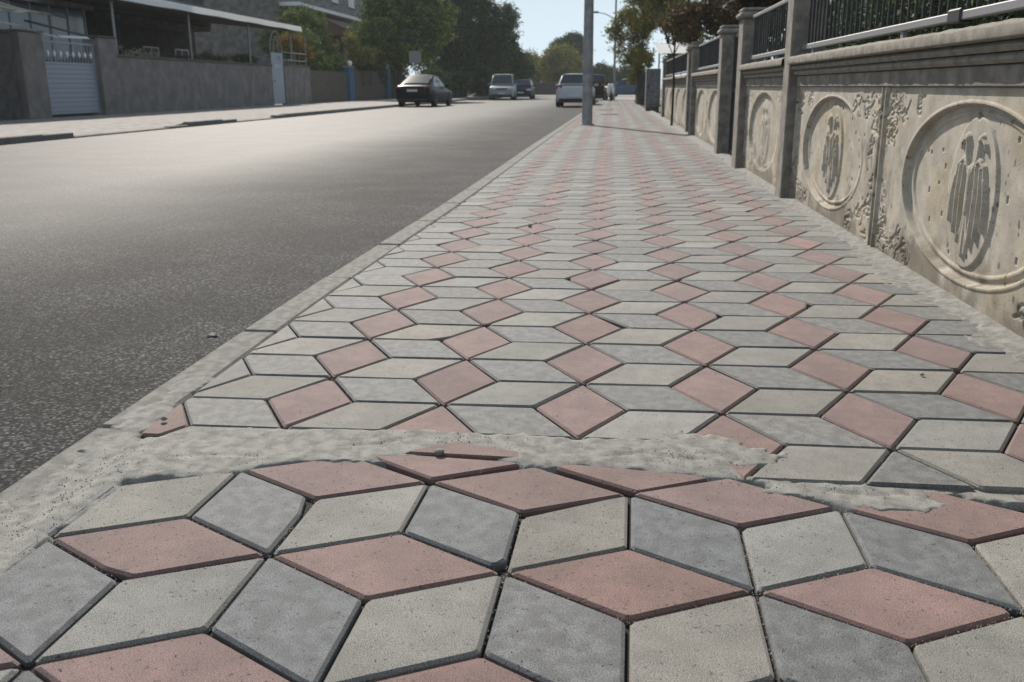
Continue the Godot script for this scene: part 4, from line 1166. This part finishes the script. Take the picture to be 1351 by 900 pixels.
	var aw := thing("striped_awning", "drooping beige and brown striped awning at the top left", "awning", Vector3(-16.2, 2.7, -23.0))
	for i in 9:
		var p := PackedVector3Array()
		for k in 5:
			var f := k / 4.0
			for j in 9:
				var g := j / 8.0
				p.push_back(Vector3(lerpf(0.9, -1.6, g), 0.05 + 0.75 * g - 0.10 * sin(g * PI) + 0.04 * sin(f * PI + i), 2.4 - (i + f) * 0.62))
		put("stripe", grid_mesh(p, 9), M.awning if i % 2 else M.awning_dark, aw)
	put("support_rod", tube([Vector3(-0.6, -2.7, -0.9), Vector3(-0.6, 0.5, -0.9)], [0.025, 0.025], 8), M.rail, aw)
	var lt := thing("gate_lintel", "ragged white strips of roofing over the white yard gate", "lintel", Vector3(-15.9, 2.2, -26.6))
	for q in [[1.9, 0.62, 0.20, 0.07], [0.55, -1.0, 0.09, 0.13], [3.6, 2.3, 0.34, 0.29]]:
		var p := PackedVector3Array()
		for i in 8:
			for j in 3:
				p.push_back(Vector3(0.14 + 0.05 * j, lerpf(q[2], q[3], i / 7.0) - 0.035 * j, lerpf(q[0], q[1], i / 7.0)))
		put("strip", grid_mesh(p, 3), M.sheet, lt)
	put("cross_rod", tube([Vector3(-0.1, 0.42, 1.6), Vector3(0.1, 0.06, -2.2)], [0.03, 0.03], 7), M.iron, lt)
	# tiled roof house and the block behind
	var h2 := thing("house", "low house with a weathered red tile roof behind the brown wall", "house", Vector3(-21.2, 1.35, -76.0))
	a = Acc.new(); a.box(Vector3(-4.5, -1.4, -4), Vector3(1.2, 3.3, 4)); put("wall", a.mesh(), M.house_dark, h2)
	window(h2, 1.24, 1.5, 1.2, 1.2, 1.3)
	var rf := put("roof", Acc.new().mesh() if false else roof_base(), M.tile_red, h2)
	a = Acc.new()
	for k in 7:
		var y := 3.42 + k * 0.20; var x := 1.75 - k * 0.42
		a.box(Vector3(-0.25, -0.03, -0.12), Vector3(0.25, 0.03, 0.12), 0.02, Color.WHITE, Transform3D(Basis(Vector3.BACK, -0.44), Vector3(x, y, 0)))
	var strip := a.mesh()
	for i in 30:
		put("roof_tile_course", strip, [M.tile_red, M.coping, M.plaster_brown][int(fposmod(i * 7.3, 3.0))], rf).position = Vector3(0, 0.03, -4.2 + i * 0.29)
	var h3 := thing("house", "tall pale block with a wide balcony rising behind the tiled roof", "house", Vector3(-23.0, 0, -70))
	a = Acc.new(); a.box(Vector3(-8, -0.05, -34), Vector3(0, 11, 5)); put("wall", a.mesh(), M.house, h3)
	for q in [[3.0, 4.4], [-0.5, 4.4], [-4.5, 4.4], [-9.0, 4.4], [-14.0, 4.4], [-19.0, 4.4], [-25.0, 4.4], [3.0, 7.6], [-0.5, 7.6], [-4.5, 7.6], [-9.0, 7.6], [-14.0, 7.6]]:
		window(h3, 0.04, q[0], q[1], 1.8, 1.7)
	a = Acc.new(); a.box(Vector3(0.001, 6.3, -33), Vector3(1.4, 6.55, 4.6), 0.01); put("balcony", a.mesh(), M.white_trim, h3)
	# sign
	var sg := thing("small_sign", "small blank pale sign board on a post behind the black sedan", "sign", Vector3(-11.7, 0, -56.5))
	put("post", tube([Vector3(0, -0.05, 0), Vector3(0, 2.75, 0)], [0.03, 0.03], 8), M.rail, sg)
	a = Acc.new(); a.box(Vector3(-0.36, 2.2, 0.032), Vector3(0.36, 2.9, 0.05), 0.005); put("board", a.mesh(), M.rail, sg)

func roof_base() -> ArrayMesh:
	var a := Acc.new()
	a.quad_out(Vector3(1.9, 3.3, -4.4), Vector3(1.9, 3.3, 4.4), Vector3(-1.6, 4.95, 4.4), Vector3(-1.6, 4.95, -4.4), Vector3(0, 2, 0))
	a.quad_out(Vector3(-5.1, 3.3, -4.4), Vector3(-5.1, 3.3, 4.4), Vector3(-1.6, 4.95, 4.4), Vector3(-1.6, 4.95, -4.4), Vector3(0, 2, 0))
	for z in [-4.4, 4.4]:
		a.out(Vector3(1.9, 3.3, z), Vector3(-5.1, 3.3, z), Vector3(-1.6, 4.95, z), Vector3(-1.6, 3.5, 0))
	return a.mesh()

func right_side() -> void:
	var a: Acc
	var cb := thing("utility_cabinet", "plain grey utility cabinet standing at the far end of the garden wall", "cabinet", Vector3(1.36, 0, -32.2))
	a = Acc.new(); a.box(Vector3(-0.21, 0.13, -0.4), Vector3(0.26, 1.36, 0.4), 0.012); put("housing", a.mesh(), M.cabinet, cb)
	a = Acc.new(); a.box(Vector3(-0.19, -0.02, -0.38), Vector3(0.24, 0.128, 0.38), 0.005); put("plinth", a.mesh(), M.plaster_brown, cb)
	a = Acc.new(); a.box(Vector3(-0.17, 0.2, 0.402), Vector3(0.22, 1.28, 0.412), 0.004); var dr := put("door", a.mesh(), M.cabinet, cb)
	a = Acc.new(); a.box(Vector3(-0.13, 0.72, 0.413), Vector3(-0.10, 0.84, 0.43), 0.003); put("handle", a.mesh(), M.iron, dr)
	var st := thing("gate_pier", "dark square pier beyond the grey cabinet under the yellowing tree", "pier", Vector3(1.5, 0, -45.0))
	a = Acc.new(); a.box(Vector3(-0.30, -0.02, -0.6), Vector3(0.5, 1.2, 0.6), 0.015); put("pier_block", a.mesh(), M.plaster_dark, st)
	a = Acc.new(); a.box(Vector3(-0.34, 1.202, -0.64), Vector3(0.54, 1.27, 0.64), 0.015); put("pier_cap", a.mesh(), M.plaster_dark, st)
	var aw := thing("white_awning", "bright white awning roof beyond the garden wall under the rust brown tree", "awning", Vector3(2.42, 0, -36.0))
	var p := PackedVector3Array()
	for i in 9:
		for j in 5:
			p.push_back(Vector3(lerpf(-0.75, 2.6, i / 8.0), 1.95 + 0.42 * j / 4.0 - 0.05 * sin(i * 2.4) * j / 4.0, 0.7 - 1.6 * j / 4.0))
	put("canvas", grid_mesh(p, 5), M.sheet, aw)
	for x in [-0.7, 2.5]:
		put("post", tube([Vector3(x, 0, 0.65), Vector3(x, 1.95, 0.65)], [0.03, 0.03], 8), M.rail, aw)
	var h := thing("house", "grey house with a projecting balcony slab beyond the garden wall", "house", Vector3(5.0, 0, -22.0))
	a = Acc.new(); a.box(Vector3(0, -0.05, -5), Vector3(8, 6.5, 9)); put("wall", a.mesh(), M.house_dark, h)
	a = Acc.new(); a.box(Vector3(-2.1, 2.78, -6), Vector3(-0.001, 3.0, 6), 0.01); var b := put("balcony", a.mesh(), M.house, h)
	for i in 40:
		a = Acc.new(); a.box(Vector3(-2.06, 3.001, -5.9 + i * 0.3), Vector3(-2.03, 3.9, -5.87 + i * 0.3)); put("baluster", a.mesh(), M.white_trim, b)
	a = Acc.new(); a.box(Vector3(-2.08, 3.902, -5.95), Vector3(-2.0, 3.96, 5.95), 0.01); put("handrail", a.mesh(), M.white_trim, b)
	for z in [-3.0, 0.5, 4.0]:
		window(h, -0.04, z, 1.1, 1.4, 1.3, -1.0)
	var sr := thing("stair_railing", "white slanting stair railing behind the fence of the tall pillars", "railing", Vector3(2.3, 0, -11.0))
	put("handrail", tube([Vector3(-0.3, 1.45, 0.4), Vector3(0.9, 2.3, 0.4)], [0.022, 0.022], 8), M.white_trim, sr)
	for i in 10:
		var x := -0.28 + i * 0.125
		put("baluster", tube([Vector3(x, 1.05 + (x + 0.3) * 0.70, 0.4), Vector3(x, 1.45 + (x + 0.3) * 0.70, 0.4)], [0.011, 0.011], 6), M.white_trim, sr)
	# street poles
	var sp := thing("street_pole", "tall tapered grey street pole standing on the right pavement", "pole", Vector3(-0.50, 0, -20.45))
	put("shaft", lathe([[0.115, 0.0], [0.113, 0.4], [0.10, 2.4], [0.085, 5.0], [0.065, 8.5], [0.001, 8.52]], 24), M.pole, sp)
	put("base_flange", lathe([[0.001, 0.03], [0.125, 0.03], [0.15, 0.02], [0.15, -0.02]], 24), M.pole, sp)
	var lp := thing("lamp_post", "distant thin lamp post with an arm reaching over the street", "lamp post", Vector3(0.18, 0, -58.0))
	put("shaft", lathe([[0.075, 0.0], [0.06, 4.0], [0.045, 8.5], [0.001, 8.51]], 14), M.pole, lp)
	put("arm", tube([Vector3(0, 4.65, 0), Vector3(-0.6, 4.95, 0), Vector3(-1.05, 5.05, 0)], [0.03, 0.026, 0.022], 8), M.pole, lp)
	put("lamp_head", loft([-0.16, -0.12, 0.12, 0.16], [[Vector2(0.03, -0.01), Vector2(0.05, 0.0), Vector2(0.03, 0.02)], [Vector2(0.18, -0.05), Vector2(0.22, 0.0), Vector2(0.12, 0.06)], [Vector2(0.18, -0.05), Vector2(0.22, 0.0), Vector2(0.12, 0.06)], [Vector2(0.03, -0.01), Vector2(0.05, 0.0), Vector2(0.03, 0.02)]]), M.pole, lp).position = Vector3(-1.2, 5.06, 0)
	# covers in the pavement past the pole
	for q in [[Vector3(-0.10, 0.0, -28.4), "worn dark pavement cover just past the street pole"], [Vector3(-0.25, 0.0, -34.0), "smaller dark pavement cover farther past the street pole"]]:
		var mc := thing("pavement_cover", q[1], "cover", q[0], 0, "dark covers in the pavement")
		put("cover_plate", lathe([[0.34, -0.02], [0.34, 0.012], [0.31, 0.016], [0.001, 0.016]], 24), M.iron, mc)
	# wall closing the end of the street
	var ew := thing("end_wall", "low brownish wall across the far end of the street", "wall", Vector3(-7, 0, -112))
	a = Acc.new(); a.box(Vector3(-6, -0.15, -0.15), Vector3(5, 1.25, 0.15), 0.01); put("wall", a.mesh(), M.plaster_brown, ew)
	a = Acc.new(); a.box(Vector3(-6.05, 1.252, -0.19), Vector3(5.05, 1.32, 0.19), 0.01); put("coping", a.mesh(), M.coping, ew)

# ------------------------------------------------------------------ ground
func ground() -> void:
	var p := PackedVector3Array()
	for z in [30.0, -400.0]:
		for x in [-300.0, 300.0]:
			p.push_back(Vector3(x, -0.30, z))
	var g := put("ground", grid_mesh(p, 2), M.earth); g.set_meta("kind", "structure")
	p = PackedVector3Array()
	var zs := [12.0, 2.0, 0.0, -1.0, -2.0, -3.0, -4.0, -5.0, -7.0, -10.0, -14.0, -20.0, -28.0, -43.0, -60.0, -90.0, -140.0]
	var road := struct("road")
	zs = [12.0, 3.0, 1.0, 0.0]
	while zs[-1] > -60.0: zs.push_back(zs[-1] - 0.35 - 0.03 * absf(zs[-1]))
	zs.append_array([-90.0, -140.0])
	var wob := noise(0.16, 71)
	for k in 30:
		p = PackedVector3Array()
		for z in zs:
			for i in 2:
				var out := 0.4 + 0.125 * (k + i) + wob.get_noise_1d(z) * 0.5
				if k + i == 0: out = 0.0
				elif k + i == 30: out = kerb_x(z) + 10.2
				p.push_back(Vector3(kerb_x(z) + 0.04 - out, -0.10, z))
		put("carriageway", grid_mesh(p, 2), M.tar[k], road)
	# far end of the right pavement
	var a := Acc.new()
	a.box(Vector3(-0.62, -0.25, -140), Vector3(3.5, -0.012, -59.8))
	put("far_pavement", a.mesh(), M.slab).set_meta("kind", "structure")
	a = Acc.new()
	a.box(Vector3(1.36, -0.28, -59.8), Vector3(30, -0.03, 6))
	put("garden_ground", a.mesh(), M.earth).set_meta("kind", "structure")
	# opposite pavement with its kerb and two dropped crossings
	var nz := noise(0.6, 61)
	p = PackedVector3Array()
	var n := 260
	for i in n:
		var z := lerpf(2.0, -120.0, pow(i / float(n - 1), 1.0))
		var drop := maxf(smoothstep(-16.2, -17.4, z) * smoothstep(-22.5, -21.0, z), smoothstep(-24.0, -25.4, z) * smoothstep(-28.8, -27.8, z)) if z > -40 else 0.0
		for j in 11:
			var f := j / 10.0
			var x := -10.35 - 5.6 * f
			var y := lerpf(0.015 - drop * 0.085 * (1.0 - smoothstep(0.0, 0.25, f)), 0.02, f) + nz.get_noise_2d(x, z) * 0.008
			p.push_back(Vector3(x, y, z))
	put("opposite_pavement", grid_mesh(p, 11), M.slab).set_meta("kind", "structure")
	var kerb := struct("opposite_kerb")
	var z := 2.0
	while z > -110.0:
		var mid := z - 0.5
		var drop := maxf(smoothstep(-16.2, -17.4, mid) * smoothstep(-22.5, -21.0, mid), smoothstep(-24.0, -25.4, mid) * smoothstep(-28.8, -27.8, mid)) if mid > -40 else 0.0
		a = Acc.new()
		a.box(Vector3(-10.36, -0.3, z - 0.99), Vector3(-10.2, 0.02 - 0.09 * drop, z), 0.012)
		put("kerbstone", a.mesh(), M.kerb, kerb)
		z -= 1.0
	a = Acc.new(); a.box(Vector3(-60, -0.28, -140), Vector3(-15.9, -0.01, 8)); put("yard_ground", a.mesh(), M.earth).set_meta("kind", "structure")

func litter() -> void:
	var p := PackedVector3Array()
	for i in 6:
		for j in 5:
			p.push_back(Vector3((i - 2.5) * 0.009 + 0.006 * sin(j * 2.0), 0.004 + 0.006 * sin(i * 1.3 + j * 1.9) + 0.006, (j - 2) * 0.009 + 0.004 * cos(i * 1.7)))
	var o := put("paper_scrap", grid_mesh(p, 5), M.mortar)
	o.scale = Vector3(0.8, 0.6, 0.8)
	o.position = Vector3(-1.475, -0.098, -3.21); tag(o, "crumpled pale paper scrap on the asphalt beside the kerb", "litter")
	var r := RandomNumberGenerator.new(); r.seed = 5
	var spots := [[-0.365, 0.006, -1.893, 0.011, "pale pebble lying in the gap between the broken red pieces"], [0.90, 0.004, -2.6, 0.006, "tiny pebble on the pavers at the right near the wall"], [-1.09, 0.006, -2.05, 0.008, "small grey stone on the mortar beside the kerb"], [-0.46, 0.004, -5.4, 0.014, "white pebble on the pavers well ahead near the kerb side"]]
	for s in spots:
		var m: Array = []
		for k in 6:
			var t := PI * k / 5.0
			m.push_back([maxf(sin(t), 0.02) * s[3] * r.randf_range(0.8, 1.15), -cos(t) * s[3] * 0.7])
		var q := put("pebble", lathe(m, 9), M.mortar)
		q.name = numbered("pebble")
		q.position = Vector3(s[0], s[1] + s[3] * 0.5, s[2]); tag(q, s[4], "pebble", "loose pebbles")
	var lf := Acc.new()
	lf.quad(Vector3(-0.02, 0.003, 0), Vector3(0, 0.008, -0.009), Vector3(0.022, 0.002, 0.002), Vector3(0.002, 0.004, 0.009))
	var l := put("dry_leaf", lf.mesh(), M.tile_red)
	l.position = near_pos(0.205, -1.62); l.rotation = Vector3(0.3, 1.0, 0.2); tag(l, "orange dry leaf caught in a joint of the nearest pavers", "leaf")

# sand and grit lying in the joints and on the cement
func grit() -> void:
	var r := RandomNumberGenerator.new(); r.seed = 404
	var a := Acc.new()
	var pts := [Vector3(1, 0, 0.2), Vector3(-0.9, 0.1, 0.1), Vector3(0.1, 0.8, 0), Vector3(0, -0.7, 0.1), Vector3(0.1, 0.1, 1.1), Vector3(0, 0, -0.9)]
	for f in [[0, 2, 4], [0, 2, 5], [1, 2, 4], [1, 2, 5], [0, 3, 4], [0, 3, 5], [1, 3, 4], [1, 3, 5]]:
		a.out(pts[f[0]], pts[f[1]], pts[f[2]], Vector3.ZERO)
	var xs := []; var cs := []
	for c in [[-0.62, -1.95, 0.05, 0.035, 86], [-0.33, -2.0, 0.05, 0.02, 53], [-0.95, -1.86, 0.10, 0.05, 140], [-0.78, -1.88, 0.12, 0.05, 140], [-1.06, -1.62, 0.05, 0.12, 140], [0.20, -1.93, 0.06, 0.04, 86], [0.32, -1.89, 0.05, 0.03, 66], [-1.08, -1.35, 0.04, 0.2, 140], [0.5, -1.80, 0.1, 0.03, 66]]:
		for i in c[4]:
			var q := Vector2(c[0] + r.randfn() * c[2], c[1] + r.randfn() * c[3])
			var y := lerpf(near_y(q), 0.0, smoothstep(-1.78, -1.98, q.y)) * smoothstep(-1.11, -1.02, q.x) + 0.0032
			xs.push_back(Transform3D(Basis(Vector3(r.randfn(), r.randfn(), r.randfn()).normalized(), r.randf() * TAU).scaled(Vector3.ONE * r.randf_range(0.0007, 0.0021)), Vector3(q.x, y, q.y)))
			var k := r.randf_range(0.05, 0.22)
			cs.push_back(Color(k, k * 0.95, k * 0.85))
	for i in 9000:
		var q := Vector2(r.randf_range(-1.1, 1.27), -0.8 - 3.4 * pow(r.randf(), 1.5))
		var y := 0.0
		var sz := r.randf_range(0.0006, 0.0019)
		var seam := q.y < -1.65 and q.y > -2.1
		if r.randf() < 0.72:
			# drop it into the nearest joint
			var best := 9.0; var to := q
			var near := q.y > -1.8
			var dirs := [Vector2(0, 1), Vector2(R3 / 2, 0.5), Vector2(R3 / 2, -0.5)] if near else [Vector2(1, 0), Vector2(0.5, R3 / 2), Vector2(-0.5, R3 / 2)]
			var uv := Vector2((q.x + 0.576 + (q.y + 1.392) * 0.026) / 0.24, -(q.y + 1.392 - (q.x + 0.576) * 0.0265) / 0.24) if near else Vector2(q.x / SIDE + 0.2476, -q.y / SIDE - 10.2251)
			# sample a random point of a random edge close by
			var h := R3 / 2
			var o := Vector2(roundf(uv.x / R3) * R3, roundf(uv.y / 3.0) * 3.0) if near else Vector2(roundf(uv.x / 3.0) * 3.0, roundf(uv.y / R3) * R3)
			var d: Vector2 = dirs[r.randi() % 3] * (1.0 if r.randf() < 0.5 else -1.0)
			var w := o + d * r.randf()
			to = near_point(w.x, w.y) if near else far_point(w.x, w.y)
			q = to + Vector2(r.randfn(), r.randfn()) * 0.0035
			y = -0.006
		elif not seam and r.randf() < 0.6:
			continue
		if q.y > -0.7 or q.x < -1.1 or q.x > 1.28: continue
		y += lerpf(near_y(q), 0.0, smoothstep(-1.75, -1.98, q.y)) + (0.004 if seam and y == 0.0 else 0.0006)
		xs.push_back(Transform3D(Basis(Vector3(r.randfn(), r.randfn(), r.randfn()).normalized(), r.randf() * TAU).scaled(Vector3.ONE * sz), Vector3(q.x, y, q.y)))
		var k := r.randf_range(0.10, 0.5)
		cs.push_back(Color(k, k * 0.93, k * 0.82))
	var mm := MultiMesh.new()
	mm.transform_format = MultiMesh.TRANSFORM_3D; mm.use_colors = true; mm.mesh = a.mesh(); mm.instance_count = xs.size()
	for i in xs.size():
		mm.set_instance_transform(i, xs[i]); mm.set_instance_color(i, cs[i])
	var o := MultiMeshInstance3D.new()
	o.name = "grit"; o.multimesh = mm
	var m := mat(Color(1, 1, 1), 0.95); m.vertex_color_use_as_albedo = true
	o.material_override = m
	add_child(o); o.set_meta("kind", "stuff"); o.set_meta("label", "fine sand and grit lying in the paving joints and on the cement")
	o.set_meta("category", "grit")

func near_pos(u: float, v: float) -> Vector3:
	var p := near_point(u, v)
	return Vector3(p.x, near_y(p) - 0.003, p.y)

# ------------------------------------------------------------------
func _ready() -> void:
	# camera
	var cam := Camera3D.new()
	cam.name = "camera"; add_child(cam)
	cam.fov = 40.8004
	cam.transform = Transform3D(Basis(Vector3(0.994608, -0.004944, -0.103589), Vector3(-0.022922, 0.963680, -0.266075), Vector3(0.101142, 0.267015, 0.958370)).orthonormalized(), Vector3(0, 0.8021, 0))
	cam.near = 0.05; cam.far = 900.0
	var att := CameraAttributesPhysical.new()
	att.frustum_focal_length = 32.27; att.exposure_aperture = 8.0; att.frustum_focus_distance = 2.2
	cam.attributes = att
	cam.current = true
	# sky, sun, exposure
	var env := Environment.new()
	env.background_mode = Environment.BG_SKY
	var sky := ProceduralSkyMaterial.new()
	sky.sky_top_color = Color(0.52, 0.57, 0.63)
	sky.sky_horizon_color = Color(0.84, 0.905, 0.945)
	sky.sky_curve = 0.2
	sky.ground_bottom_color = Color(0.25, 0.23, 0.2)
	sky.ground_horizon_color = Color(0.55, 0.58, 0.6)
	sky.sun_angle_max = 30.0
	env.sky = Sky.new(); env.sky.sky_material = sky
	env.background_energy_multiplier = 1.1
	env.tonemap_mode = Environment.TONE_MAPPER_LINEAR
	env.tonemap_exposure = 1.15
	env.fog_enabled = true; env.fog_density = 0.0006; env.fog_light_color = Color(0.86, 0.88, 0.88)
	env.sdfgi_enabled = true; env.ssao_enabled = true; env.ssil_enabled = true
	var we := WorldEnvironment.new(); we.name = "surroundings"; we.environment = env; add_child(we)
	var sun := DirectionalLight3D.new()
	sun.name = "sun"; add_child(sun)
	sun.light_energy = 1.6; sun.light_angular_distance = 0.5; sun.light_color = Color(1.0, 0.965, 0.92)
	sun.shadow_enabled = true
	var to_sun := Vector3(-0.37, 0.74, -0.93).normalized()
	sun.look_at_from_position(Vector3.ZERO, -to_sun, Vector3.UP)
	# the place
	materials()
	ground()
	pavement()
	right_wall()
	left_side()
	right_side()
	plants()
	vehicles()
	litter()
	grit()
